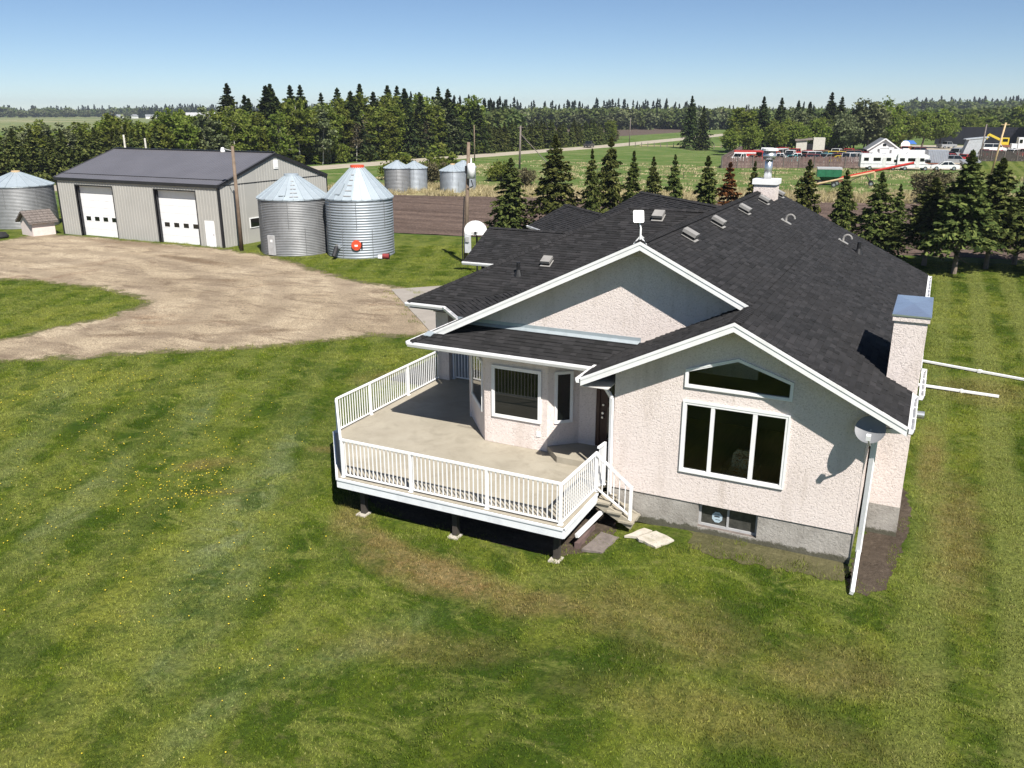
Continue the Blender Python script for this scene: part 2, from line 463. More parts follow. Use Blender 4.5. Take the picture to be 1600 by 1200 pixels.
def m_gravel():
    t = NT('gravel')
    c = t.ramp(t.noise(0.16, 5, 0.65, dist=0.8), [(0.28, (0.38, 0.295, 0.195)), (0.5, (0.56, 0.45, 0.31)), (0.75, (0.68, 0.56, 0.40))])
    c = t.mix(t.ramp(t.noise(0.35, 6, 0.72, dist=0.6, stretch=(1, 2.4, 1, 0.5)), [(0.47, 0.0), (0.66, 0.85)]), c, (0.235, 0.170, 0.115))
    c = t.mix(t.ramp(t.noise(0.12, 5, 0.7, dist=1.2), [(0.56, 0.0), (0.70, 0.7)]), c, (0.29, 0.175, 0.10))
    c = t.mix(ellipse_mask(t, [(-46.5, 43.2, 5.0, 0.9, -0.15, 0.9), (-33.2, 26.4, 2.2, 0.5, 0.6, 0.75), (-28.2, 29.4, 3.5, 0.5, 0.7, 0.5), (-56, 46.8, 10, 1.1, 0.0, 0.7), (-38, 45.2, 6.5, 1.0, -0.45, 0.65), (-40, 38, 5, 0.8, 0.3, 0.4)]), c, t.ramp(t.noise(0.8, 3), [(0.3, (0.20, 0.12, 0.065)), (0.7, (0.24, 0.18, 0.12))]))
    vo = t.n.new('ShaderNodeTexVoronoi'); vo.inputs['Scale'].default_value = 26; t.L(t.pos(), vo.inputs['Vector'])
    sp = t.n.new('ShaderNodeSeparateColor'); t.L(vo.outputs['Color'], sp.inputs[0])
    c = t.mix(1.0, c, t.ramp(sp.outputs[0], [(0.0, 0.38), (0.5, 0.72), (1.0, 1.0)]), 'MULTIPLY')
    # packed wheel lanes sweeping round the island
    wv = t.n.new('ShaderNodeTexWave'); wv.wave_type = 'RINGS'; wv.rings_direction = 'Z'; wv.inputs['Scale'].default_value = 0.085; wv.inputs['Distortion'].default_value = 5.0; wv.inputs['Detail'].default_value = 4.0; wv.inputs['Detail Scale'].default_value = 0.35
    mp = t.n.new('ShaderNodeMapping'); mp.inputs['Location'].default_value = (52, -22, 0); t.L(t.pos(), mp.inputs[0]); t.L(mp.outputs[0], wv.inputs['Vector'])
    c = t.mix(t.math('MULTIPLY', t.ramp(wv.outputs['Fac'], [(0.45, 0.0), (0.95, 1.0)]), 0.42), c, (0.215, 0.165, 0.115))
    # weeds pushing through, mostly along the rim (vertex attribute)
    at = t.n.new('ShaderNodeAttribute'); at.attribute_name = 'rim'
    wd = t.math('ADD', t.noise(0.9, 6, 0.78), t.math('MULTIPLY', at.outputs['Fac'], 0.30))
    c = t.mix(t.ramp(wd, [(0.64, 0.0), (0.74, 0.95)]), c, t.ramp(t.noise(2.0, 3), [(0.3, (0.075, 0.085, 0.028)), (0.7, (0.15, 0.13, 0.06))]))
    t.bsdf(c, 0.95, 0, 0.2, t.bump(t.math('ADD', vo.outputs['Distance'], t.noise(3.5, 6, 0.8)), 0.8, 0.04))
    return t.m
M['gravel'] = m_gravel()

def m_road():
    t = NT('gravel_road')
    c = t.ramp(t.noise(0.4, 5, 0.65, stretch=(2.5, 0.5, 1)), [(0.3, (0.30, 0.26, 0.20)), (0.7, (0.41, 0.365, 0.29))])
    t.bsdf(c, 0.95, 0, 0.2, t.bump(t.noise(4, 4, 0.7), 0.4, 0.05))
    return t.m
M['road'] = m_road()

def m_soil(name, a, b, st):
    t = NT(name)
    c = t.ramp(t.noise(0.35, 6, 0.72, stretch=st), [(0.3, a), (0.7, b)])
    c = t.mix(t.ramp(t.noise(5, 5, 0.75), [(0.5, 0.0), (0.75, 0.55)]), c, tuple(x * 1.7 for x in b))
    c = t.mix(t.ramp(t.noise(2.2, 5, 0.75), [(0.55, 0.0), (0.75, 0.6)]), c, tuple(x * 0.55 for x in a))
    t.bsdf(c, 1.0, 0, 0.1, t.bump(t.noise(4, 6, 0.8), 0.9, 0.15))
    return t.m
M['tilled'] = m_soil('tilled_soil', (0.050, 0.035, 0.029), (0.165, 0.120, 0.098), (0.10, 1.5, 1, -0.20))
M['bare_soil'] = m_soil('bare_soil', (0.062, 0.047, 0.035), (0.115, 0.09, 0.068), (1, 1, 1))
M['mossy_soil'] = m_soil('mossy_soil', (0.085, 0.085, 0.036), (0.15, 0.135, 0.070), (1, 1, 1))
M['far_soil'] = m_soil('far_field_soil', (0.07, 0.05, 0.04), (0.13, 0.10, 0.08), (0.05, 0.3, 1))
def m_farfield():
    t = NT('far_green_field')
    c = t.ramp(t.noise(0.006, 4, 0.6, stretch=(1, 3, 1, 0.8)), [(0.3, (0.11, 0.15, 0.055)), (0.5, (0.17, 0.19, 0.08)), (0.7, (0.30, 0.27, 0.16))])
    t.bsdf(c, 1.0, 0, 0.1); return t.m
M['farfield'] = m_farfield()

def m_foliage(name, dark, mid, light, trans=0.25, obj=0.5):
    t = NT(name)
    g = t.n.new('ShaderNodeNewGeometry'); oi = t.n.new('ShaderNodeObjectInfo')
    c = t.ramp(g.outputs['Random Per Island'], [(0.0, dark), (0.55, mid), (1.0, light)])
    hs = t.n.new('ShaderNodeHueSaturation')
    t.L(t.math('ADD', 0.485, t.math('MULTIPLY', oi.outputs['Random'], 0.03)), hs.inputs['Hue'])
    t.L(t.math('ADD', 1.0 - obj * 0.4, t.math('MULTIPLY', oi.outputs['Random'], obj * 0.8)), hs.inputs['Value'])
    hs.inputs['Saturation'].default_value = 1.0
    t.L(c, hs.inputs['Color'])
    c = hs.outputs[0]
    d = t.n.new('ShaderNodeBsdfDiffuse'); tl = t.n.new('ShaderNodeBsdfTranslucent'); mx = t.n.new('ShaderNodeMixShader')
    mx.inputs[0].default_value = trans
    t.L(c, d.inputs[0]); t.L(c, tl.inputs[0]); t.L(d.outputs[0], mx.inputs[1]); t.L(tl.outputs[0], mx.inputs[2]); t.L(mx.outputs[0], t.out.inputs[0])
    return t.m
M['needles'] = m_foliage('spruce_needles', (0.034, 0.048, 0.015), (0.074, 0.092, 0.026), (0.165, 0.178, 0.052), 0.22)
M['needles_dark'] = m_foliage('dark_spruce_needles', (0.018, 0.030, 0.012), (0.038, 0.054, 0.018), (0.080, 0.098, 0.032), 0.15)
M['needles_brown'] = m_foliage('browned_needles', (0.05, 0.03, 0.012), (0.13, 0.055, 0.022), (0.20, 0.09, 0.035), 0.15, 0.1)
M['needles_light'] = m_foliage('fresh_larch_needles', (0.04, 0.06, 0.015), (0.09, 0.115, 0.03), (0.15, 0.17, 0.05), 0.3, 0.2)
M['leaves'] = m_foliage('spring_leaves', (0.095, 0.135, 0.020), (0.175, 0.215, 0.040), (0.26, 0.285, 0.075), 0.5)
M['leaves_grey'] = m_foliage('grey_green_leaves', (0.08, 0.095, 0.045), (0.145, 0.165, 0.078), (0.22, 0.235, 0.12), 0.35)
M['twigs'] = m_foliage('budding_twigs', (0.06, 0.05, 0.03), (0.12, 0.105, 0.055), (0.17, 0.15, 0.085), 0.2, 0.2)
M['bark'] = simple('bark', (0.11, 0.085, 0.065), 0.95, var=0.3, scale=5, bump=0.5, bscale=20)
M['spruce_bark'] = simple('spruce_bark', (0.19, 0.15, 0.12), 0.95, var=0.3, scale=5, bump=0.5, bscale=20)
M['pale_bark'] = simple('pale_bark', (0.42, 0.40, 0.35), 0.9, var=0.25, scale=3, bump=0.3, bscale=15, dirt=((0.08, 0.07, 0.06), 4, 0.8))

# ------------------------------------------------------------------ THE SETTING: ground, lawn, drive, field, road
def sheet(name, pts, z, mat):
    m = MB()
    tri = tessellate_polygon([[Vector((p[0], p[1], 0)) for p in pts]])
    m.v = [(p[0], p[1], z) for p in pts]; m.f = [tuple(t) for t in tri]
    me = m.mesh(name, mat)
    # keep every face looking up
    for p in me.polygons:
        if p.normal.z < 0: p.flip()
    me.update()
    return add(name, me, None, 'structure')

def dense(pts, step, jit, rnd):
    out = []
    for a, b in zip(pts, pts[1:] + pts[:1]):
        a, b = Vector(a[:2]), Vector(b[:2]); n = max(1, int((b - a).length / step))
        for i in range(n):
            p = a.lerp(b, i / n)
            out.append((p.x + rnd.uniform(-jit, jit), p.y + rnd.uniform(-jit, jit)))
    return out

def inset(pts, d):
    """offset a closed outline to its left by d"""
    out = []; n = len(pts)
    for i in range(n):
        a, b = Vector(pts[i - 2]), Vector(pts[(i + 2) % n])
        t = (b - a); t.normalize()
        out.append((pts[i][0] - t.y * d, pts[i][1] + t.x * d))
    return out

def smooth_loop(pts, k=2):
    for _ in range(k):
        q = []
        for a, b in zip(pts, pts[1:] + pts[:1]):
            q.append((a[0] * .75 + b[0] * .25, a[1] * .75 + b[1] * .25)); q.append((a[0] * .25 + b[0] * .75, a[1] * .25 + b[1] * .75))
        pts = q
    return pts

DIP = (-30.0, -4.0, -2.0, 28.0)                 # the lawn sags in front of the deck
def sstep(a, b, x): x = np.clip((np.asarray(x, float) - a) / (b - a), 0, 1); return x * x * (3 - 2 * x)
def dip(x, y):
    return -0.25 * sstep(-29, -17, x) * (1 - sstep(-7.6, -4.4, x)) * sstep(0, 8, y) * (1 - sstep(19.5, 27, y))
def holed_sheet(name, pts, z, mat, grid=False):
    hole = [(DIP[0], DIP[2]), (DIP[1], DIP[2]), (DIP[1], DIP[3]), (DIP[0], DIP[3])]
    loops = [pts, hole]
    tri = tessellate_polygon([[Vector((p[0], p[1], 0)) for p in l] for l in loops])
    V = [(p[0], p[1], z) for l in loops for p in l]; F = [tuple(t) for t in tri]
    if grid:
        n = len(V); nx, ny = 53, 61
        X, Y = np.meshgrid(np.linspace(DIP[0], DIP[1], nx), np.linspace(DIP[2], DIP[3], ny))
        V += [tuple(q) for q in np.c_[X.ravel(), Y.ravel(), (dip(X, Y) + z).ravel()]]
        F += [(n + j * nx + i, n + j * nx + i + 1, n + (j + 1) * nx + i + 1, n + (j + 1) * nx + i) for j in range(ny - 1) for i in range(nx - 1)]
    me = bpy.data.meshes.new(name); me.from_pydata(V, [], F); me.materials.append(mat); me.update()
    for p in me.polygons:
        if p.normal.z < 0: p.flip()
    me.update()
    return add(name, me, None, 'structure')
holed_sheet('ground', [(-6000, -3000), (6000, -3000), (6000, 9000), (-6000, 9000)], 0.0, M['pasture'])
LAWN = [(-104, -40), (70, -40), (70, 79), (40, 74), (5, 68.2), (-25, 62.8), (-40.6, 60.5), (-52, 59.5), (-104, 64)]
holed_sheet('lawn', LAWN, 0.006, M['lawn'], True)
PAD = [(-27.9, 40.7), (-21.3, 33.9), (-17.4, 29.6), (-15.6, 25.9), (-12.0, 25.9), (-12.0, 48.5), (-20.6, 48.4)]
pd = MB().prism(PAD, 0.0, 0.045).build('concrete_pad', M['concrete'], None, kind='structure')

DRIVE = [(-45, 12.0), (-33.9, 20.9), (-30.1, 24), (-25.8, 27.1), (-23.1, 30.9), (-20.6, 32.2), (-19.6, 34.4), (-23.6, 38.0), (-26.6, 41.6), (-31.1, 42.0), (-36, 44.4),
         (-41.4, 46.9), (-45.9, 47.9), (-48.3, 48.05), (-66.0, 48.05), (-68.4, 46.8), (-66.5, 42.6), (-72, 38.5), (-82, 30), (-86, 14), (-80, 2), (-62, 3)]
ISLE = [(-51.4, 32.6), (-48.7, 33.3), (-43.9, 33.1), (-40.2, 32.9), (-38, 31.5), (-37, 29.1), (-37.4, 26.5), (-37.6, 23.3), (-42, 19), (-52, 12), (-66, 9), (-75, 15), (-72, 24), (-60, 29.5)]
def build_drive():
    rnd = random.Random(5)
    o = dense(smooth_loop(DRIVE, 1), 0.45, 0.20, rnd)
    i = dense(smooth_loop(ISLE, 2), 0.45, 0.20, rnd)
    # DRIVE is counter-clockwise from above when its area is positive
    def area(p): return sum(a[0] * b[1] - b[0] * a[1] for a, b in zip(p, p[1:] + p[:1]))
    so = 1 if area(o) > 0 else -1; si = -1 if area(i) > 0 else 1
    o2 = inset(o, 1.3 * so); i2 = inset(i, 1.3 * si)
    V, Fc, rim = [], [], []
    def ring(a, b):
        n = len(V); k = len(a)
        V.extend([(p[0], p[1], 0.012) for p in a]); rim.extend([1.0] * k)
        V.extend([(p[0], p[1], 0.016) for p in b]); rim.extend([0.0] * k)
        for q in range(k):
            r = (q + 1) % k; Fc.append((n + q, n + r, n + k + r, n + k + q))
        return n + k
    bo = ring(o, o2); bi = ring(i, i2)
    tri = tessellate_polygon([[Vector((p[0], p[1], 0)) for p in o2], [Vector((p[0], p[1], 0)) for p in i2]])
    ko = len(o2)
    for t in tri: Fc.append(tuple(bo + q if q < ko else bi + q - ko for q in t))
    me = bpy.data.meshes.new('driveway'); me.from_pydata(V, [], Fc)
    a = me.attributes.new('rim', 'FLOAT', 'POINT'); a.data.foreach_set('value', rim)
    me.materials.append(M['gravel'])
    for p in me.polygons:
        if p.normal.z < 0: p.flip()
    me.update()
    add('driveway', me, None, 'structure')
    return o, i
DRIVE_O, ISLE_O = build_drive()

def build_field():
    """tilled strip: real furrows running along the strip"""
    rnd = np.random.default_rng(3)
    near = [(-56, 60.0), (-40.6, 60.9), (-25, 63.2), (5, 68.6), (40, 74.4), (110, 86)]
    far = [(-66, 87.5), (-60, 89.3), (-30, 97.5), (2, 108.0), (40, 118), (110, 132)]
    nu, nv = 190, 240
    u = np.linspace(0, 1, nu); 
    def along(pts):
        p = np.array(pts, float); d = np.r_[0, np.cumsum(np.hypot(*np.diff(p, axis=0).T))]; d /= d[-1]
        return np.c_[np.interp(u, d, p[:, 0]), np.interp(u, d, p[:, 1])]
    A, B = along(near), along(far)
    v = np.linspace(0, 1, nv)[:, None, None]
    P = A[None] * (1 - v) + B[None] * v
    Z = 0.03 + 0.045 * np.sin(v[..., 0] * 2 * np.pi * 46 + 0.6 * np.sin(u[None] * 9)) + rnd.normal(0, 0.022, (nv, nu))
    Z = np.maximum(Z, 0.012)
    V = np.dstack([P, Z]).reshape(-1, 3)
    idx = np.arange(nu * nv).reshape(nv, nu)
    Fc = np.stack([idx[:-1, :-1], idx[:-1, 1:], idx[1:, 1:], idx[1:, :-1]], -1).reshape(-1, 4)
    add('tilled_field', np_mesh('tilled_field', V, Fc, M['tilled']), None, 'structure')
build_field()
STRIP = [(-66, 86.5), (-60, 88.8), (-30, 97.0), (2, 107.4), (40, 117.4), (110, 131), (110, 141), (40, 127), (2, 119), (-30, 109.5), (-58, 103), (-72, 100), (-76, 92)]
sheet('dry_grass_verge', dense(STRIP, 1.5, 0.6, random.Random(9)), 0.008, M['drygrass'])
ROAD_C = [(-113, -60), (-109, 60), (-102, 125), (-94.5, 190), (-88.2, 245), (-85.5, 362), (-86, 520), (-92, 760)]
def road_x(y): return float(np.interp(y, [p[1] for p in ROAD_C], [p[0] for p in ROAD_C]))
ys = list(range(-60, 761, 10))
m = MB()
for a, b in zip(ys, ys[1:]):
    xa, xb = road_x(a), road_x(b)
    m.poly([(xa - 3.6, a, 0.06), (xa, a, 0.14), (xb, b, 0.14), (xb - 3.6, b, 0.06)]).poly([(xa, a, 0.14), (xa + 3.6, a, 0.06), (xb + 3.6, b, 0.06), (xb, b, 0.14)])
    m.poly([(xa - 5.2, a, -0.05), (xa - 3.6, a, 0.06), (xb - 3.6, b, 0.06), (xb - 5.2, b, -0.05)]).poly([(xa + 3.6, a, 0.06), (xa + 5.2, a, -0.05), (xb + 5.2, b, -0.05), (xb + 3.6, b, 0.06)])
m.build('gravel_road', M['road'], None, kind='structure')
sheet('far_tilled_field', [(-240, 330), (-118, 330), (-112, 420), (-150, 540), (-330, 520)], 0.02, M['far_soil'])
sheet('far_pasture_lane', [(-80, 246), (-52, 252), (-50, 258), (-82, 254)], 0.02, M['drygrass'])
sheet('salvage_yard_ground', [(-36, 160.5), (-13, 170), (3, 172), (5, 188), (6.4, 204), (40, 219), (40, 300), (-10, 290), (-16, 222), (-42, 206)], 0.012, M['road'])
sheet('pasture_by_yard', [(4.5, 148), (60, 156), (60, 227), (6.6, 203.2), (5.2, 188), (3.4, 171)], 0.02, M['lawn'])
# far fields to the left, beyond the wood
def polar(a, d): return (-math.sin(R(a)) * d, math.cos(R(a)) * d)
sheet('far_green_field', [polar(62, 520), polar(43, 560), polar(41, 1000), polar(42, 1500), polar(50, 1650), polar(64, 1500)], 0.02, M['farfield'])
sheet('far_right_field', [polar(0.5, 760), polar(-3, 760), polar(-3.4, 1150), polar(1.2, 1150)], 0.02, M['farfield'])

# bare soil along the foot of the front wall and round the corner
def soil_patch(name, pts, seed, mat='bare_soil', jit=0.05):
    o = sheet(name, dense(smooth_loop(pts, 1), 0.12, jit, random.Random(seed)), 0.0, M[mat])
    for v in o.data.vertices: v.co.z = float(dip(v.co.x, v.co.y)) + 0.016
    o.data.update()
    return o
soil_patch('mossy_soil_strip', [(-4.35, 18.35), (-3.9, 18.05), (-3.2, 17.95), (-2.2, 18.1), (-1.1, 18.05), (-0.62, 18.1), (-0.62, 19.2), (-4.35, 19.2)], 2, 'mossy_soil', 0.09)
soil_patch('bare_soil_corner', [(-0.70, 18.0), (-0.3, 17.75), (0.05, 18.0), (0.2, 18.9), (0.40, 20.6), (0.50, 22.6), (0.3, 24.2), (-0.2, 24.2), (-0.62, 19.2)], 3, 'bare_soil', 0.08)
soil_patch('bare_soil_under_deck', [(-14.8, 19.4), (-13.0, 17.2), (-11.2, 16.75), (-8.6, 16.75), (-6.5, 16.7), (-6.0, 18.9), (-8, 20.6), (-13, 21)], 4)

# ------------------------------------------------------------------ THE HOUSE
house = thing('house', 'large bungalow with pink-beige stucco walls and charcoal shingle roof', 'house', (-6.0, 27.0, 0))
HO = Vector(house.location)
def hpart(mb, name, mat, parent=None, smooth=False, kind=None):
    """parts are modelled in world numbers; the mesh is shifted to the parent's origin"""
    mb.v = [tuple(Vector(p) - HO) for p in mb.v]
    return mb.build(name, mat, parent or house, smooth, kind)
def sub(mb, name, mat, parent, smooth=False, kind=None):
    mb.v = [tuple(Vector(p) - HO) for p in mb.v]
    return mb.build(name, mat, parent, smooth, kind)

S = 0.49
FL = 0.80                     # top of foundation
P_RIGHT = (5.564 - S * 3.62, -S, 0.0)
P_FGL = (5.564 + S * 3.62, S, 0.0)
P_MAINL = (6.926 + S * 6.4, S, 0.0)
P_LOW = (3.70 - S * 19.72, 0.0, S)
P_WING = (3.72 - S * 24.16, 0.0, S)
P_WBACK = (3.72 + S * 36.0, 0.0, -S)
P_WLEFT = (3.72 + S * 15.92, S, 0.0)
q = S / math.sqrt(2)
qd = 0.2237 / math.sqrt(2)
P_DIAG = (3.72 + qd * (12.95 - 22.73), qd, qd)
P_G_F = (3.72 - S * 32.15, 0.0, S)
P_G_B = (3.72 + S * 36.95, 0.0, -S)
r2 = math.sqrt(2)
def pq(p, qq): return ((p + qq) / r2, (p - qq) / r2)          # 45 degree wing: p = depth, q = along
P_45F = (3.72 - S * 16.69, q, q)
P_45AB = (3.72 + S * (16.69 + 4.5), -q, -q)
P_45BB = (3.72 + S * (16.69 + 8.9), -q, -q)
P_FLAT = (6.62, 0, 0)
P_BACK45 = None
def zz(pl, x, y): return pl[0] + pl[1] * x + pl[2] * y

ROOF_PLANES = [
    (P_RIGHT, [(-6.4, 20.15), (-3.62, 20.15), (-3.62, 37.4), (-6.4, 37.4)]),
    (P_RIGHT, [(-3.62, 18.42), (0.1, 18.42), (0.1, 37.4), (-3.62, 37.4)]),
    (P_FGL, [(-7.2, 18.42), (-3.62, 18.42), (-3.62, 20.75), (-6.39, 20.75), (-7.2, 19.94)]),
    (P_LOW, [(-12.95, 19.72), (-7.2, 19.72), (-7.2, 19.94), (-6.39, 20.75), (-11.92, 20.75)]),
    (P_MAINL, [(-12.95, 19.72), (-12.52, 20.15), (-6.4, 20.15), (-6.4, 30.08), (-7.03, 30.08), (-11.65, 25.46), (-12.95, 22.73)]),
    (P_DIAG, [(-12.95, 22.73), (-11.65, 25.46), (-14.38, 24.16)]),
    (P_WING, [(-15.92, 24.16), (-14.38, 24.16), (-11.65, 25.46), (-7.03, 30.08), (-10.0, 30.08)]),
    (P_WLEFT, [(-15.92, 24.16), (-10.0, 30.08), (-15.92, 36.0)]),
    (P_WBACK, [(-15.92, 36.0), (-10.0, 30.08), (-6.9, 30.08), (-6.9, 36.0)]),
    (P_MAINL, [(-6.4, 30.08), (-7.03, 30.08), (-12.0, 35.05), (-12.0, 37.4), (-6.4, 37.4)]),
    (P_G_F, [(-18.2, 32.15), (-12.6, 32.15), (-12.6, 34.55), (-18.2, 34.55)]),
    (P_G_B, [(-18.2, 34.55), (-12.6, 34.55), (-12.6, 36.95), (-18.2, 36.95)]),
    (P_45F, [pq(16.69, -46.1), pq(16.69, -41.0), pq(18.94, -41.0), pq(18.94, -46.1)]),
    (P_45AB, [pq(18.94, -46.1), pq(18.94, -41.0), pq(21.19, -41.0), pq(21.19, -46.1)]),
    (P_45F, [pq(16.69, -41.0), pq(16.69, -33.0), pq(21.14, -31.5), pq(21.14, -41.0)]),
    (P_45BB, [pq(21.14, -41.0), pq(21.14, -31.5), pq(25.59, -31.5), pq(25.59, -41.0)]),
]
roof = MB()
for pl, pts in ROOF_PLANES:
    roof.extr([(x, y, zz(pl, x, y) - 0.03) for x, y in pts], (0, 0, -0.12))
roof = hpart(roof, 'roof', M['black'])

def shingle_rows(pl, pts, rnd, expo=0.142, w=(0.13, 0.36)):
    """yield the four lower/upper corners of each tab lying in a convex outline"""
    g = Vector((pl[1], pl[2], 0)); sl = g.length; g /= sl
    e = Vector((-g.y, g.x, 0))
    P = [Vector((x, y, 0)) for x, y in pts]
    ss = [p.dot(g) for p in P]; s0, s1 = min(ss), max(ss)
    step = expo / math.sqrt(1 + sl * sl)
    def span(s):
        ts = []
        for a, b in zip(P, P[1:] + P[:1]):
            sa, sb = a.dot(g), b.dot(g)
            if abs(sa - sb) < 1e-9:
                if abs(sa - s) < 1e-6: ts += [a.dot(e), b.dot(e)]
                continue
            k = (s - sa) / (sb - sa)
            if -1e-6 <= k <= 1 + 1e-6: ts.append((a + (b - a) * k).dot(e))
        return (min(ts), max(ts)) if ts else None
    n = int((s1 - s0) / step) + 1
    for i in range(n):
        sa, sb = s0 + i * step, min(s0 + (i + 1) * step, s1)
        if sb - sa < 0.01: continue
        A, B = span(sa + 1e-5), span(sb - 1e-5)
        if not A or not B: continue
        lo, hi = min(A[0], B[0]), max(A[1], B[1])
        t = lo - rnd.uniform(0, w[1])
        while t < hi:
            t2 = t + rnd.uniform(*w)
            q = [(sa, max(A[0], min(A[1], t))), (sa, max(A[0], min(A[1], t2))), (sb, max(B[0], min(B[1], t2))), (sb, max(B[0], min(B[1], t)))]
            if (q[1][1] - q[0][1]) + (q[2][1] - q[3][1]) > 0.02:
                full = abs((q[1][1] - q[0][1]) - (t2 - t)) < 1e-6 and abs((q[2][1] - q[3][1]) - (t2 - t)) < 1e-6
                cs = []
                for s_, t_ in q:
                    p = g * s_ + e * t_
                    cs.append(Vector((p.x, p.y, zz(pl, p.x, p.y))))
                yield cs, full
            t = t2
rnd = random.Random(11)
tabs = MB()
single = []
for k, (pl, pts) in enumerate(ROOF_PLANES):
    for cs, full in shingle_rows(pl, pts, rnd):
        h = rnd.choice((0.012, 0.016, 0.028, 0.032))
        if k == 3 and full and len(single) < 290:
            single.append((cs, h)); continue
        a, b, c, d = cs
        up = Vector((0, 0, h)); lo = Vector((0, 0, -0.03)); tp = Vector((0, 0, 0.002))
        n = len(tabs.v)
        tabs.v += [tuple(a + lo), tuple(b + lo), tuple(a + up), tuple(b + up), tuple(c + tp), tuple(d + tp)]
        tabs.f += [(n + 0, n + 1, n + 3, n + 2), (n + 2, n + 3, n + 4, n + 5), (n + 0, n + 2, n + 5), (n + 1, n + 4, n + 3)]
sub(tabs, 'shingles', M['shingle'], roof, kind='stuff')
for cs, h in single:
    a, b, c, d = cs
    m = MB(); up = Vector((0, 0, h)); lo = Vector((0, 0, -0.03)); tp = Vector((0, 0, 0.002)); o = a
    m.v = [tuple(p - o) for p in (a + lo, b + lo, a + up, b + up, c + tp, d + tp, c + lo, d + lo)]
    m.f = [(0, 1, 3, 2), (2, 3, 4, 5), (0, 2, 5, 7), (1, 6, 4, 3), (5, 4, 6, 7), (0, 7, 6, 1)]
    s_ = m.build('shingle', M['shingle'], roof); s_.location = o - HO
# ridge and hip caps
cap = MB()
def caps(p, qv, w=0.30):
    p, qv = Vector(p), Vector(qv); L = (qv - p).length; n = int(L / 0.15); d = (qv - p) / L
    side = d.cross(Vector((0, 0, 1))).normalized() * w / 2
    for i in range(n):
        a = p + d * (i * 0.15) + Vector((0, 0, 0.05)); b = a + d * 0.17 + Vector((0, 0, -0.014))
        dn = Vector((0, 0, -0.066))
        k = len(cap.v)
        cap.v += [tuple(a - side + dn), tuple(a), tuple(a + side + dn), tuple(b - side + dn), tuple(b), tuple(b + side + dn)]
        cap.f += [(k, k + 1, k + 4, k + 3), (k + 1, k + 2, k + 5, k + 4), (k, k + 2, k + 1)]
caps((-6.4, 20.16, 6.926), (-6.4, 37.4, 6.926))
caps((-3.62, 18.43, 5.564), (-3.62, 20.1, 5.564))
caps((-15.9, 24.18, 3.72), (-10.0, 30.08, 6.62))
caps((-10.0, 30.08, 6.62), (-7.03, 30.08, 6.62)); caps((-18.15, 34.55, 4.9), (-12.9, 34.55, 4.9))
caps((-12.93, 19.74, 3.72), (-12.52, 20.15, 3.92))
a_, b_ = pq(21.14, -41.0), pq(21.14, -31.5); caps((*a_, 5.9), (*b_, 5.9))
a_, b_ = pq(18.94, -46.1), pq(18.94, -41.0); caps((*a_, 4.82), (*b_, 4.82))
sub(cap, 'ridge_cap', M['shingle'], roof, kind='stuff')

# --- walls
wx0, wx1 = -6.51, -0.67
def front_outline():
    yr = lambda x: min(zz(P_FGL, x, 0), zz(P_RIGHT, x, 0)) - 0.16
    return [(wx0, FL), (wx1, FL), (wx1, yr(wx1)), (-3.62, yr(-3.62)), (wx0, yr(wx0))]
W_MAIN = [(-4.76, 1.60), (-2.32, 1.60), (-2.32, 3.40), (-4.76, 3.40)]
W_TOP = [(-4.75, 3.77), (-2.32, 3.77), (-2.32, 4.18), (-3.57, 4.58), (-4.75, 4.18)]
fw = MB().holed(front_outline(), [W_MAIN, W_TOP], (0, 19.0, 0), (1, 0, 0), (0, 0, 1), (0, 0.15, 0))
fw = hpart(fw, 'front_wall', M['stucco'])
bl = MB()
bl.box(wx1 - 0.15, wx1, 19.15, 36.9, FL, 3.9)                                # right wall
bl.box(wx0, wx0 + 0.15, 19.15, 21.05, FL, 4.0)                                # return wall beside the door
# main gable wall above the porch roof
gz = lambda x: min(zz(P_MAINL, x, 0), zz(P_RIGHT, x, 0)) - 0.16
bl.extr([(-12.2, 20.75, 3.6), (-3.4, 20.75, 3.6), (-3.4, 20.75, gz(-3.4)), (-6.4, 20.75, gz(-6.4)), (-12.2, 20.75, gz(-12.2))], (0, 0.15, 0))
# rear gable
bl.extr([(-12.0, 36.8, FL), (wx1, 36.8, FL), (wx1, 36.8, 3.9), (-6.4, 36.8, 6.7), (-12.0, 36.8, 3.9)], (0, 0.1, 0))
# entry side, wings
bl.box(-12.25, -12.1, 21.9, 28.0, 0.3, 3.66)
bl.box(-15.3, -12.25, 27.9, 28.05, 0.3, 3.64); bl.box(-15.3, -15.15, 28.05, 35.4, 0.3, 3.66)
bl.box(-17.6, -12.6, 32.7, 32.85, 0.1, 3.9)
bl.extr([(-17.6, 32.7, 0.1), (-17.6, 36.4, 0.1), (-17.6, 36.4, 3.75), (-17.6, 34.55, 4.7), (-17.6, 32.7, 3.75)], (0.15, 0, 0))
a_, b_, c_, d_ = pq(17.3, -45.5), pq(17.3, -33.5), pq(24.5, -33.5), pq(24.5, -45.5)
bl.bar((*a_, 1.9), (*b_, 1.9), 0.15, 3.6); bl.bar((*a_, 1.9), (*pq(20.6, -45.5), 1.9), 0.15, 3.6)
hpart(bl, 'walls', M['stucco'])

# bay, door recess
BAY = [(-12.21, 21.94), (-10.87, 20.30), (-8.90, 20.30), (-8.20, 20.92), (-7.70, 20.92), (-7.70, 21.2), (-12.21, 22.4)]
bay = hpart(MB().prism(BAY, 0.845, 3.68), 'bay_wall', M['stucco'])
rec = hpart(MB().box(-7.70, -6.50, 21.02, 21.2, 0.845, 3.68), 'door_wall', M['stucco'])

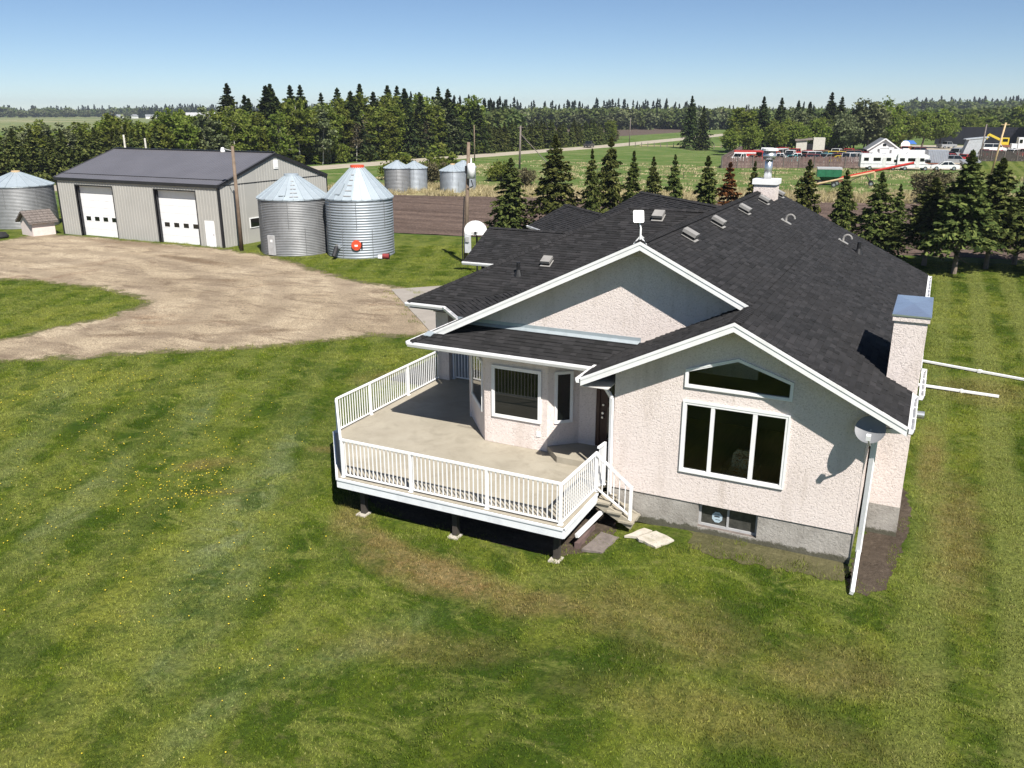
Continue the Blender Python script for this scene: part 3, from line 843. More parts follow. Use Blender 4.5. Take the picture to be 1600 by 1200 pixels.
# foundation
fo = MB().holed([(wx0 + .01, -0.05), (wx1 - .01, -0.05), (wx1 - .01, FL), (wx0 + .01, FL)], [[(-4.25, 0.17), (-2.81, 0.17), (-2.81, 0.775), (-4.25, 0.775)]],
                (0, 19.03, 0), (1, 0, 0), (0, 0, 1), (0, 0.2, 0))
fo.box(wx1 - 0.25, wx1 - 0.02, 19.23, 36.85, -0.05, FL)
fo.box(wx0 + 0.02, wx0 + 0.2, 19.23, 22.0, -0.05, FL); fo.box(-12.2, -6.6, 20.95, 21.1, -0.05, 0.84); fo.box(-12.2, -12.0, 21.1, 28, -0.05, 0.6)
hpart(fo, 'foundation', M['foundation'])

def window(o, u, n, w, h, cuts=(), glass='glass', fr=0.075, proud=0.035, pane_off=0.008, parent=None, outline=None):
    """framed window on a wall: o = lower left corner, u along the wall, n outwards"""
    o, u, n = Vector(o), Vector(u).normalized(), Vector(n).normalized()
    z = Vector((0, 0, 1))
    out = outline or [(0, 0), (w, 0), (w, h), (0, h)]
    cx = sum(p[0] for p in out) / len(out); cy = sum(p[1] for p in out) / len(out)
    def shrink(pl, d):
        res = []; k = len(pl)
        for i in range(k):
            a, b, c = Vector(pl[i - 1]), Vector(pl[i]), Vector(pl[(i + 1) % k])
            e1 = (b - a).normalized(); e2 = (c - b).normalized()
            n1 = Vector((-e1.y, e1.x)); n2 = Vector((-e2.y, e2.x))
            bis = (n1 + n2); bis /= max(0.2, bis.dot(n1))
            res.append(tuple(b + bis * d))
        return res
    inner = shrink(out, fr)
    m = MB().holed(out, [inner], o - n * 0.03, u, z, n * (proud + 0.03))
    lip = shrink(out, -0.018)
    m.holed(lip, [shrink(out, 0.02)], o - n * 0.02, u, z, n * (proud + 0.03))
    for cxx, cw in cuts:
        a = o + u * (cxx - cw / 2) + z * fr
        m.extr([a - n * 0.03, a + u * cw - n * 0.03, a + u * cw - n * 0.03 + z * (h - 2 * fr), a - n * 0.03 + z * (h - 2 * fr)], n * (proud + 0.025))
    wn_ = hpart(m, 'window', M['white_trim'], parent)
    xs = [fr] + [v for cxx, cw in cuts for v in (cxx - cw / 2, cxx + cw / 2)] + [w - fr]
    if outline:
        panes = [inner]
    else:
        panes = [[(xs[i], fr), (xs[i + 1], fr), (xs[i + 1], h - fr), (xs[i], h - fr)] for i in range(0, len(xs), 2)]
    for pl in panes:
        sub(MB().extr([o + u * p[0] + z * p[1] + n * pane_off for p in pl], n * 0.006), 'pane', M[glass], wn_)
    return wn_
window((-4.76, 19.0, 1.60), (1, 0, 0), (0, -1, 0), 2.44, 1.80, [(0.70, 0.09), (1.68, 0.10)], 'clear_glass', pane_off=-0.02)
window((-4.75, 19.0, 3.77), (1, 0, 0), (0, -1, 0), 2.43, 0.81, [], 'clear_glass', outline=[(0, 0), (2.43, 0), (2.43, 0.41), (1.18, 0.81), (0, 0.41)], fr=0.055, pane_off=-0.02)
window((-10.60, 20.30, 1.67), (1, 0, 0), (0, -1, 0), 1.50, 1.50)
fu = Vector((0.70, 0.62, 0)).normalized(); fn = Vector((0.62, -0.70, 0)).normalized()
window(Vector((-8.90, 20.30, 1.69)) + fu * 0.22, fu, fn, 0.50, 1.47, fr=0.065)
lu = Vector((1.34, -1.64, 0)).normalized(); ln_ = Vector((-1.64, -1.34, 0)).normalized()
window(Vector((-12.21, 21.94, 1.67)) + lu * 0.26, lu, ln_, 1.62, 1.50)
# basement window, set back in the foundation
bw = MB().holed([(-4.25, 0.17), (-2.81, 0.17), (-2.81, 0.775), (-4.25, 0.775)], [[(-4.19, 0.23), (-3.56, 0.23), (-3.56, 0.72), (-4.19, 0.72)], [(-3.51, 0.23), (-2.87, 0.23), (-2.87, 0.72), (-3.51, 0.72)]], (0, 19.16, 0), (1, 0, 0), (0, 0, 1), (0, 0.06, 0))
bw = hpart(bw, 'basement_window', M['grey_metal'])
for x0, x1 in ((-4.19, -3.56), (-3.51, -2.87)):
    sub(MB().box(x0, x1, 19.19, 19.20, 0.23, 0.72), 'pane', M['dusty_glass'], bw)
sub(MB().box(-4.25, -2.81, 19.05, 19.16, 0.155, 0.172), 'sill', M['grey_wood'], bw)
st = MB().extr([(-3.80 + 0.135 * math.cos(R(22.5 + 45 * i)), 19.187, 0.44 + 0.15 * math.sin(R(22.5 + 45 * i))) for i in range(8)], (0, -0.003, 0))
sub(st, 'sticker', simple('pale_blue_sticker', (0.42, 0.52, 0.58), 0.5, var=0.05), bw)
sub(MB().box(-3.87, -3.74, 19.181, 19.1835, 0.445, 0.475).box(-3.86, -3.75, 19.181, 19.1835, 0.52, 0.53).box(-3.84, -3.72, 19.181, 19.1835, 0.375, 0.385), 'sticker_lettering', M['dark_metal'], bw)

# room behind the front window
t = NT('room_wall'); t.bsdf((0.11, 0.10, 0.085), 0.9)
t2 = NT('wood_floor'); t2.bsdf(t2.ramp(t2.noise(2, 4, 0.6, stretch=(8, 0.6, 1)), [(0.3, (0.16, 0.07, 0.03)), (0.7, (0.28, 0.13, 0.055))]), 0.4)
rm = MB()
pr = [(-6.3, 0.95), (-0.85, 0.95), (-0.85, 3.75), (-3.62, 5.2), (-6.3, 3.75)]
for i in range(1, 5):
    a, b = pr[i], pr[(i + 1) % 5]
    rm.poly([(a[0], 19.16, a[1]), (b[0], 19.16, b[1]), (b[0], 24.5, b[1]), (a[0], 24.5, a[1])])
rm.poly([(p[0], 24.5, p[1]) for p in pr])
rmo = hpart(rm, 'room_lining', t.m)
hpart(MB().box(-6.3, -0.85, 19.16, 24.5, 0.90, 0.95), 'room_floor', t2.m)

# --- white rake boards, fascia
rk = MB()
def rake(pl, x0, x1, y, hgt=0.21):
    p = Vector((x0, y, zz(pl, x0, 0) - hgt / 2 - 0.005)); q_ = Vector((x1, y, zz(pl, x1, 0) - hgt / 2 - 0.005))
    k = hgt / 2
    rk.extr([p + Vector((0, 0, -k)), q_ + Vector((0, 0, -k)), q_ + Vector((0, 0, k)), p + Vector((0, 0, k))], (0, 0.035, 0))
    rk.extr([p + Vector((0, -0.014, k - 0.075)), q_ + Vector((0, -0.014, k - 0.075)), q_ + Vector((0, -0.014, k + 0.004)), p + Vector((0, -0.014, k + 0.004))], (0, 0.016, 0))
rake(P_FGL, -7.2, -3.62, 18.405); rake(P_RIGHT, -3.62, 0.1, 18.405)
rake(P_MAINL, -12.46, -6.4, 20.135); rake(P_RIGHT, -6.4, -3.62, 20.135)
rake(P_RIGHT, -6.4, 0.1, 37.39); rake(P_MAINL, -12, -6.4, 37.39)
rk.box(0.085, 0.115, 18.44, 37.38, 3.53, 3.73)
hpart(rk, 'rake_board', M['white_trim'])
sf = MB()
def soffit(pl, x0, x1, y0, y1, d=0.175):
    sf.poly([(x0, y0, zz(pl, x0, 0) - d), (x1, y0, zz(pl, x1, 0) - d), (x1, y1, zz(pl, x1, 0) - d), (x0, y1, zz(pl, x0, 0) - d)])
soffit(P_FGL, -7.2, -3.62, 18.44, 18.995); soffit(P_RIGHT, -3.62, 0.1, 18.44, 18.995)
soffit(P_MAINL, -12.4, -6.4, 20.17, 20.745); soffit(P_RIGHT, -6.4, -3.62, 20.17, 20.745)
sf.box(-12.9, -7.2, 19.76, 22.0, 3.53, 3.545); sf.box(-7.2, -6.52, 18.5, 21.0, 3.56, 3.575); sf.box(-0.66, 0.08, 19.0, 37.3, 3.50, 3.515)
sf.box(-15.9, -12.3, 24.2, 27.9, 3.5, 3.515)
hpart(sf, 'soffit', M['soffit'])
# flashing at the foot of the main gable and the rake end
fl = MB()
fl.extr([(-11.95, 20.735, 4.215), (-6.45, 20.735, 4.215), (-6.45, 20.735, 4.33), (-11.95, 20.735, 4.33)], (0, 0.012, 0))
fl.extr([(-11.95, 20.62, 4.175), (-6.5, 20.62, 4.175), (-6.45, 20.74, 4.235), (-11.95, 20.74, 4.235)], (0, 0, 0.006))
fl.extr([(-12.66, 19.97, 3.86), (-12.42, 19.97, 3.86), (-12.36, 20.15, 3.95), (-12.60, 20.15, 3.95)], (0, 0, 0.02))
hpart(fl, 'flashing', simple('bluish_flashing', (0.38, 0.43, 0.46), 0.5, 0.3, var=0.15, dirt=((0.2, 0.22, 0.23), 3, 0.5)))

# --- gutters
def gutter(pts, mat='white_metal', hang=0.8, flip=False):
    g = MB()
    hg = MB()
    for a, b in zip(pts, pts[1:]):
        a, b = Vector(a), Vector(b); d = (b - a).normalized(); s_ = d.cross(Vector((0, 0, 1)))
        if flip: s_ = -s_
        w = 0.125; h = 0.12
        zup = Vector((0, 0, 1))
        prof = [(0.0, 0.0), (0.0, -h), (w * .75, -h), (w, -h * .35), (w, 0.0), (w - .012, 0.0), (w - .012, -h * .35), (w * .7, -h + .012), (.012, -h + .012), (.012, 0.0)]
        g.extr([a + s_ * p + zup * z_ for p, z_ in prof], b - a)
        n = int((b - a).length / hang)
        for i in range(1, n):
            c = a + d * (i * hang); hg.bar(c - zup * .012 + s_ * .006, c - zup * .012 + s_ * (w + .006), .03, .012)
        hg.extr([a + s_ * p + zup * z_ for p, z_ in prof[:5]], d * 0.008); hg.extr([b + s_ * p + zup * z_ for p, z_ in prof[:5]], -d * 0.008)
    go = hpart(g, 'gutter', M[mat])
    sub(hg, 'gutter_hanger', M[mat], go, kind='stuff')
    return go
gutter([(-12.97, 19.70, 3.71), (-7.32, 19.70, 3.71)])
gutter([(-7.22, 19.70, 3.77), (-7.22, 18.40, 3.77)])
gutter([(-12.97, 22.73, 3.71), (-12.97, 19.70, 3.71)])
gutter([(-14.38, 24.14, 3.71), (-12.96, 22.72, 3.71)])
gutter([(-15.94, 24.14, 3.71), (-14.38, 24.14, 3.71)])
gutter([(0.115, 18.40, 3.70), (0.115, 20.85, 3.70)])
gutter([(0.24, 20.9, 3.70), (0.24, 23.3, 3.70)], hang=0.5)
gutter([(0.115, 23.32, 3.70), (0.115, 37.42, 3.70)], hang=0.7)
gutter([(-18.2, 32.13, 3.72), (-15.9, 32.13, 3.72)])
a_, b_ = pq(16.67, -46.1), pq(16.67, -41.0)
gutter([(*a_, 3.72), (*b_, 3.72)])

# --- downspouts
def spout(pts, w=0.085, mat='white_metal'):
    m = MB()
    for a, b in zip(pts, pts[1:]): m.bar(a, b, w, w * .8, up=(0.3, 0.7, 0.1))
    return hpart(m, 'downspout', M[mat])
spout([(-7.27, 19.62, 3.62), (-6.56, 18.93, 3.22), (-6.53, 18.93, 0.62)])
spout([(0.05, 18.46, 3.62), (-0.50, 18.92, 3.40), (-0.52, 18.92, 0.42), (-0.50, 17.62, 0.08)], 0.10)
spout([(-6.55, 18.72, 0.30), (-6.70, 17.15, 0.22)], 0.10)
# long splash pipes lying on the lawn beside the right wall
for pts in ([(0.2, 37.9, 0.10), (4.2, 36.8, 0.07)], [(0.2, 34.25, 0.10), (3.0, 34.1, 0.07)]):
    sp = tag(MB().bar(*pts, 0.13, 0.07).bar(Vector(pts[0]).lerp(Vector(pts[1]), .55), Vector(pts[0]).lerp(Vector(pts[1]), .58), 0.17, 0.11).build('drain_pipe', M['white_metal']),
             'white drain pipe lying on the lawn, %s of the two beside the house' % ('farther' if pts[0][1] > 36 else 'nearer'), 'pipe', 'drain pipes on the lawn')

# --- chimney chase on the right wall
ch = MB().extr([(-0.50, 20.94, 0.0), (0.20, 20.94, 0.0), (0.20, 20.94, 5.40), (-0.50, 20.94, 5.40)], (0, 2.30, 0))
ch = hpart(ch, 'chimney', M['stucco'])
sub(MB().box(-0.49, 0.213, 20.925, 23.25, 0.0, FL), 'chimney_foot', M['foundation'], ch)
sub(MB().box(-0.54, 0.24, 20.90, 23.28, 5.40, 5.52), 'chimney_band', M['stucco'], ch)
cpz = MB()
cpz.extr([(-0.56, 20.88, 5.52), (0.26, 20.88, 5.52), (0.26, 23.30, 5.52), (-0.56, 23.30, 5.52)], (0, 0, 0.03))
ap = (-0.15, 22.09, 5.60); cr = [(-0.56, 20.88, 5.552), (0.26, 20.88, 5.552), (0.26, 23.30, 5.552), (-0.56, 23.30, 5.552)]
for i in range(4): cpz.poly([cr[i], cr[(i + 1) % 4], ap])
sub(cpz, 'chimney_cap', simple('mirror_steel', (0.86, 0.90, 0.95), 0.28, 0.9, var=0.05, dirt=((0.5, 0.52, 0.5), 6, 0.5)), ch)
# chimney at the far end of the ridge with its steel flue
c2 = hpart(MB().box(-6.56, -5.72, 34.95, 35.75, 6.0, 7.22), 'chimney', M['stucco'])
sub(MB().box(-6.62, -5.66, 34.89, 35.81, 7.22, 7.42), 'chimney_band', M['white_trim'], c2)
sub(MB().tube((-6.12, 35.3, 7.4), (-6.12, 35.3, 8.22), 0.15, n=16), 'flue_pipe', M['steel'], c2, True)
sub(MB().lathe([(0.0, 0.0), (0.23, 0.0), (0.23, 0.06), (0.25, 0.07), (0.25, 0.2), (0.23, 0.21), (0.23, 0.33), (0.0, 0.33)], 20, (-6.12, 35.3, 8.16)), 'flue_cap', M['steel'], c2, True)
sub(MB().box(-6.45, -6.0, 35.25, 35.33, 8.5, 8.6).tube((-6.12, 35.3, 8.49), (-6.12, 35.3, 8.58), 0.30, n=16), 'spark_cap', M['white_metal'], c2)

# --- roof vents and pipes
M['vent_grey'] = simple('vent_grey', (0.27, 0.26, 0.245), 0.6, var=0.12, dirt=((0.12, 0.11, 0.10), 6, 0.5))
def vent(x, y, pl, w=0.38, mat='vent_grey'):
    g = Vector((pl[1], pl[2], 0)).normalized(); e = Vector((-g.y, g.x, 0)); sl = math.hypot(pl[1], pl[2])
    up = Vector((g.x, g.y, sl)).normalized(); nrm = e.cross(up); nrm = nrm if nrm.z > 0 else -nrm
    c = Vector((x, y, zz(pl, x, y))) + nrm * 0.03
    def blk(mb, a, b, w2, h0, h1):
        mb.extr([c + up * a - e * w2 + nrm * h0, c + up * a + e * w2 + nrm * h0, c + up * b + e * w2 + nrm * h0, c + up * b - e * w2 + nrm * h0], nrm * (h1 - h0))
    m = MB(); blk(m, -w * .66, w * .5, w * .55, 0.0, 0.012)
    v = hpart(m, 'roof_vent', M['vent_grey'])
    m = MB(); blk(m, -w * .45, w * .5, w * .42, 0.012, 0.10); sub(m, 'vent_throat', M['black'], v)
    m = MB(); blk(m, -w * .5, w * .55, w * .5, 0.09, 0.18); sub(m, 'vent_hood', M[mat], v)
for x, y in ((-5.92, 22.9), (-5.9, 26.1), (-5.9, 29.95), (-5.9, 33.5), (-5.86, 36.6)): vent(x, y, P_RIGHT)
vent(-8.75, 29.55, P_WING); vent(-11.77, 26.68, P_WING, 0.34)
def pipe_vent(x, y, pl, h, r, mat):
    z = zz(pl, x, y)
    v = hpart(MB().tube((x, y, z - 0.05), (x, y, z + h), r, n=10), 'plumbing_vent', mat, smooth=False)
    sub(MB().lathe([(r * 1.0, 0.16), (r * 1.9, 0.02), (r * 2.6, -0.10)], 12, (x, y, z + 0.02)), 'vent_collar', mat, v)
pipe_vent(-2.35, 33.86, P_RIGHT, 0.42, 0.07, M['black']); pipe_vent(-12.55, 26.0, P_WING, 0.42, 0.07, M['black'])
for x, y in ((-4.8, 32.2), (-2.98, 34.43)):
    z = zz(P_RIGHT, x, y)
    v = hpart(MB().extr([(x - .16, y - .15, zz(P_RIGHT, x - .16, y) + .02), (x + .2, y - .15, zz(P_RIGHT, x + .2, y) + .02), (x + .2, y + .15, zz(P_RIGHT, x + .2, y) + .02), (x - .16, y + .15, zz(P_RIGHT, x - .16, y) + .02)], (0, 0, .02)).tube((x, y, z - .05), (x, y, z + .12), 0.045, n=10), 'exhaust_vent', M['vent_grey'])
    pts = [(x - 0.15 * math.cos(R(a)) + .15, y, z + .12 + 0.15 * math.sin(R(a))) for a in range(0, 200, 20)]
    sub(MB().path(pts, 0.04, 8), 'vent_elbow', M['vent_grey'], v)
# side wall vent hood
hpart(MB().tube((0.2, 21.0, 3.2), (0.42, 21.0, 3.2), 0.09, n=12), 'dryer_vent', M['steel'], smooth=False)

# --- door
dr = hpart(MB().box(-7.60, -6.66, 20.975, 21.02, 1.03, 3.06), 'door', M['brown_trim'])
sub(MB().box(-7.38, -6.80, 20.962, 20.973, 1.25, 2.20).box(-7.38, -6.80, 20.962, 20.973, 2.30, 2.92), 'pane', M['glass'], dr)
sub(MB().box(-7.70, -7.60, 20.94, 21.02, 1.03, 3.15).box(-6.66, -6.52, 20.94, 21.02, 1.03, 3.15).box(-7.60, -6.66, 20.94, 21.02, 3.06, 3.15), 'door_frame', M['brown_trim'], dr)
sub(MB().tube((-7.50, 20.91, 2.02), (-7.50, 20.97, 2.02), 0.035, n=10).tube((-7.50, 20.89, 1.90), (-7.50, 20.97, 1.90), 0.03, n=10).tube((-7.50, 20.94, 2.25), (-7.50, 20.97, 2.25), 0.03, n=10), 'door_handle', M['steel'], dr)
hpart(MB().box(-9.22, -9.10, 20.28, 20.305, 1.25, 1.40), 'outdoor_socket', M['white_trim'])
# porch column and entry door
col = hpart(MB().box(-15.22, -14.72, 24.86, 25.36, 0.3, 3.52), 'porch_column', M['stucco'])
sub(MB().box(-15.27, -14.67, 24.81, 25.41, 3.30, 3.50), 'column_capital', M['brown_trim'], col)
hpart(MB().box(-14.2, -13.1, 27.86, 27.9, 0.3, 2.5), 'entry_door', M['brown_trim'])

# ------------------------------------------------------------------ THE DECK
deck = thing('deck', 'raised beige deck with white railing along the front of the house', 'deck', (-10.5, 19.0, 0))
HO = Vector(deck.location)
DZ = 0.84
DECK = [(-13.10, 16.30), (-6.70, 16.30), (-6.70, 19.0), (-6.53, 19.0), (-6.53, 20.9), (-12.2, 21.9), (-12.2, 25.3), (-15.25, 25.3), (-15.25, 18.95)]
dk = hpart(MB().prism(DECK, DZ - 0.10, DZ), 'deck_floor', M['deck'], deck)
fa = MB()
def edge(a, b, off=0.02):
    a, b = Vector((*a, 0)), Vector((*b, 0)); d = (b - a).normalized(); n = Vector((d.y, -d.x, 0)) * off
    fa.bar(a + n + Vector((0, 0, 0.69)), b + n + Vector((0, 0, 0.69)), 0.04, 0.25)
    fa.bar(a + n * 1.9 + Vector((0, 0, 0.80)), b + n * 1.9 + Vector((0, 0, 0.80)), 0.05, 0.055)
edge((-13.11, 16.30), (-6.69, 16.30)); edge((-6.70, 16.285), (-6.70, 18.42)); edge((-15.25, 18.97), (-13.09, 16.285)); edge((-15.25, 25.3), (-15.25, 18.94))
hpart(fa, 'deck_fascia', M['white_wood'], deck)
jo = MB()
for x in np.arange(-14.9, -6.8, 0.41):
    y0 = 16.4 if x > -13.0 else 16.4 + (-13.0 - x) * 1.23
    jo.box(x - .02, x + .02, y0, 20.9, 0.56, DZ - 0.102)
hpart(jo, 'joist', M['post_wood'], deck)
for x, y in ((-12.55, 16.62), (-9.75, 16.62), (-6.98, 16.62), (-14.9, 19.2), (-14.9, 22.0), (-12.6, 19.4), (-9.6, 19.4)):
    zg = float(dip(x, y))
    hpart(MB().box(x - .07, x + .07, y - .07, y + .07, zg, 0.58), 'support_post', M['post_wood'], deck)
    hpart(MB().box(x - .15, x + .13, y - .2, y + .12, zg - 0.05, zg + 0.045), 'footing_block', M['paver'], deck)
hpart(MB().extr([(-8.88, 20.28, DZ), (-8.34, 19.71, DZ), (-6.54, 19.71, DZ), (-6.54, 20.93, DZ), (-8.2, 20.91, DZ)], (0, 0, 0.18)), 'door_step', M['deck'], deck)

def railing(a, b, posts, z0=DZ, h=1.04, step=0.121, ends=True):
    """one straight run: rails, posts, every baluster its own part"""
    a, b = Vector(a), Vector(b); d = (b - a); L = d.length; d /= L
    r = MB().bar(a + Vector((0, 0, z0 + h)), b + Vector((0, 0, z0 + h)), 0.065, 0.05)
    r.bar(a + Vector((0, 0, z0 + 0.07)), b + Vector((0, 0, z0 + 0.07)), 0.04, 0.035)
    r = hpart(r, 'railing', M['white_metal'], deck)
    for s_ in posts:
        p = a + d * s_
        sub(MB().box(p.x - .035, p.x + .035, p.y - .035, p.y + .035, z0, z0 + h - 0.026).box(p.x - .06, p.x + .06, p.y - .06, p.y + .06, z0 + .001, z0 + .015), 'post', M['white_metal'], r)
    n = int(L / step)
    for i in range(1, n):
        p = a + d * (L * i / n)
        if any(abs((p - (a + d * s_)).length) < 0.05 for s_ in posts): continue
        o = bpy.data.objects.new('baluster', BAL); COL.objects.link(o); o.parent = r
        o.location = p + Vector((0, 0, z0 + 0.087)) - HO; o.scale = (1, 1, (h - 0.112))
    return r
BAL = MB().box(-.0115, .0115, -.0115, .0115, 0, 1).mesh('baluster', M['white_metal'])
railing((-13.02, 16.40, 0), (-6.79, 16.40, 0), (0.03, 2.12, 4.28, 6.2))
railing((-6.79, 16.43, 0), (-6.74, 18.52, 0), (2.07,))
railing((-15.13, 18.98, 0), (-13.04, 16.42, 0), (0.02,))
railing((-15.13, 24.86, 0), (-15.13, 19.02, 0), (2.05, 4.2))
railing((-14.70, 25.1, 0), (-12.26, 25.1, 0), (0.04, 2.40))
railing((-6.74, 18.58, 0), (-6.70, 18.99, 0), (0.38,), h=1.14, step=0.07)      # gate beside the wall
# stairs
stt = hpart(MB().bar((-6.68, 18.44, 0.56), (-5.72, 18.44, 0.10), 0.05, 0.2).bar((-6.68, 18.94, 0.56), (-5.72, 18.94, 0.10), 0.05, 0.2), 'stair_stringer', M['deck'], deck)
for i, z in enumerate((0.62, 0.42, 0.22)):
    sub(MB().box(-6.70 + i * .31, -6.32 + i * .31, 18.36, 18.98, z - .05, z), 'tread', M['deck'], stt)
sr = hpart(MB().bar((-6.71, 18.46, 1.84), (-5.80, 18.46, 1.13), 0.06, 0.05).bar((-6.71, 18.46, 0.94), (-5.80, 18.46, 0.36), 0.04, 0.04), 'stair_railing', M['white_metal'], deck)
sub(MB().box(-5.835, -5.765, 18.425, 18.495, 0.19, 1.17), 'post', M['white_metal'], sr)
for i in range(1, 6):
    x = -6.71 + 0.91 * i / 6; sub(MB().box(x - .01, x + .01, 18.45, 18.47, 0.94 - .58 * i / 6, 1.82 - .71 * i / 6), 'baluster', M['white_metal'], sr)
HO = Vector((0, 0, 0))

# things beside the deck
def slab(name, pts, z, label, cat, mat='paver', th=0.06, seed=1):
    c = Vector((sum(p[0] for p in pts) / len(pts), sum(p[1] for p in pts) / len(pts), 0))
    q_ = dense(pts, 0.12, 0.018, random.Random(seed))
    o = MB().prism([(p[0] - c.x, p[1] - c.y) for p in q_], 0, th).build(name, M[mat]); o.location = (c.x, c.y, z + float(dip(c.x, c.y)))
    return tag(o, label, cat)
slab('paving_slab', [(-5.50, 18.05), (-4.92, 17.80), (-4.60, 18.35), (-5.15, 18.62)], 0.0, 'large pale concrete slab on the grass near the deck stairs', 'paving slab', seed=2)
slab('paving_slab', [(-5.80, 18.10), (-5.50, 18.20), (-5.28, 18.66), (-5.50, 18.72)], 0.0, 'small broken concrete slab between the stairs and the big slab', 'paving slab', seed=3)
slab('paving_slab', [(-6.55, 17.15), (-6.05, 17.20), (-5.95, 18.10), (-6.45, 18.20)], 0.0, 'brownish worn slab on the ground right under the stairs', 'paving slab', 'grey_wood', seed=4)
slab('timber_board', [(-6.78, 17.2), (-6.66, 17.2), (-6.66, 18.3), (-6.78, 18.3)], 0.0, 'reddish board lying on edge under the deck corner', 'board', 'barn_wood', 0.2, 5)

# satellite dish on the front right corner
sd = thing('satellite_dish', 'grey satellite dish mounted under the eave at the right front corner', 'dish', (-0.60, 18.62, 3.47))
n_ = Vector((-0.15, -0.80, 0.62)).normalized(); rot = Vector((0, 0, 1)).rotation_difference(n_)
def rmb(mb): mb.v = [tuple(rot @ Vector(p)) for p in mb.v]; return mb
prof = [(0.0, 0.0)] + [(0.31 * k / 7, 0.065 * (k / 7) ** 2) for k in range(1, 8)] + [(0.315, 0.07), (0.31, 0.058)] + [(0.31 * k / 7, 0.065 * (k / 7) ** 2 - 0.012) for k in range(6, 0, -1)]
rmb(MB().lathe(prof, 32)).build('reflector', simple('dish_grey', (0.20, 0.205, 0.215), 0.55, var=0.05), sd, True)
arm = rot @ Vector((0.0, -0.34, 0.0)); tip = rot @ Vector((0.02, -0.30, 0.36))
MB().bar(arm, tip, 0.035, 0.03).build('feed_arm', M['grey_metal'], sd)
MB().bar(tip + Vector((0, 0.02, -0.04)), tip + Vector((0, 0, 0.07)), 0.09, 0.1).build('receiver', M['white_metal'], sd)
MB().tube((0, 0.0, 0), (0.02, 0.36, -0.05), 0.025, n=8).tube((0.02, 0.20, -0.05), (0.02, 0.22, 0.22), 0.02, n=8).build('bracket', M['grey_metal'], sd)
MB().path([(0.04, 0.34, -0.1), (0.05, 0.35, -0.9), (0.0, 0.36, -1.5), (-0.02, 0.35, -2.3)], 0.008, 5).build('cable', M['black'], sd)
# flat internet antenna on the ridge
ia = thing('internet_antenna', 'white square flat antenna on a short pole at the main gable peak', 'antenna', (-6.42, 20.2, 6.95))
MB().tube((0, 0, 0), (0.0, 0, 0.30), 0.025, n=8).tube((0, 0, 0.30), (-0.05, 0.02, 0.44), 0.02, n=8).build('mast', M['white_metal'], ia)
MB().bar((-0.16, 0.0, -0.10), (0.0, 0, 0.10), 0.03, 0.03).bar((0.16, 0.0, -0.10), (0.0, 0, 0.10), 0.03, 0.03).bar((0, 0.3, 0.0), (0.0, 0, 0.12), 0.03, 0.03).build('tripod', M['white_metal'], ia)
pn = []
for cx_, cy_, a0 in ((.13, .17, 0), (-.13, .17, 90), (-.13, -.17, 180), (.13, -.17, 270)):
    for a in range(0, 91, 30): pn.append((cx_ + .05 * math.cos(R(a0 + a)), cy_ + .05 * math.sin(R(a0 + a))))
pan = MB().extr([(p[0], -0.02, p[1]) for p in pn], (0, 0.04, 0)); pan = pan.build('panel', M['white_metal'], ia)
pan.scale = (.72, 1, .72); pan.location = (-0.07, 0, 0.57); pan.rotation_euler = (R(-28), 0, R(25))
MB().path([(-0.1, 0.02, 0.42), (-0.04, 0.06, 0.25), (-0.02, 0.02, 0.05)], 0.01, 5).build('cable', M['black'], ia)

# armchair and side lamp seen through the front window
t = NT('patterned_fabric'); t.bsdf(t.ramp(t.noise(9, 3, 0.6, dist=1.5), [(0.42, (0.60, 0.22, 0.05)), (0.5, (0.85, 0.68, 0.42)), (0.62, (0.35, 0.14, 0.05))]), 0.9); M['cushion'] = t.m
ac = thing('armchair', 'orange patterned armchair behind the front picture window', 'armchair', (-3.42, 19.62, 1.08))
MB().box(-.30, .30, -.28, .3, 0.30, 0.48).build('seat', M['cushion'], ac)
MB().extr([(-.27, .2, .45), (.27, .2, .45), (.27, .30, .80), (.18, .33, .92), (-.18, .33, .92), (-.27, .30, .80)], (0, .1, 0)).build('backrest', M['cushion'], ac)
for s_ in (-1, 1):
    MB().box(s_ * .36 - .06, s_ * .36 + .06, -.26, .34, .30, .62).build('armrest', M['brown_trim'], ac)
    for y_ in (-.24, .3): MB().box(s_ * .34 - .03, s_ * .34 + .03, y_ - .03, y_ + .03, 0, .30).build('leg', M['brown_trim'], ac)

# ------------------------------------------------------------------ THE SHED
shed = thing('shed', 'grey metal farm shed with dark roof and two white overhead doors', 'shed', (-57.1, 54.6, 0))
HO = Vector(shed.location)
sx0, sx1, sy0, sy1, ze, zr, ym = -66.07, -48.13, 48.22, 61.0, 4.62, 6.66, 54.6
D1, D2 = (-63.78, -59.50), (-54.78, -50.50)
MAN = (-49.82, -48.86)
w = MB()
fr_ = [(sx0, 0), (D1[0], 0), (D1[0], 4.1), (D1[1], 4.1), (D1[1], 0), (D2[0], 0), (D2[0], 4.1), (D2[1], 4.1), (D2[1], 0), (sx1, 0), (sx1, ze), (sx0, ze)]
w.holed(fr_, [], (0, sy0, 0), (1, 0, 0), (0, 0, 1), (0, 0.12, 0))
w.extr([(sx1 - .12, sy0 + .12, 0), (sx1 - .12, sy1, 0), (sx1 - .12, sy1, ze), (sx1 - .12, ym, zr - .1), (sx1 - .12, sy0 + .12, ze)], (0.12, 0, 0))
w.extr([(sx0, sy0 + .12, 0), (sx0, sy1, 0), (sx0, sy1, ze), (sx0, ym, zr - .1), (sx0, sy0 + .12, ze)], (0.12, 0, 0))
w.box(sx0, sx1, sy1, sy1 + .12, 0, ze)
w = hpart(w, 'wall', M['siding'], shed)
rb = MB()       # rolled ribs of the siding
x = sx0 + 0.2
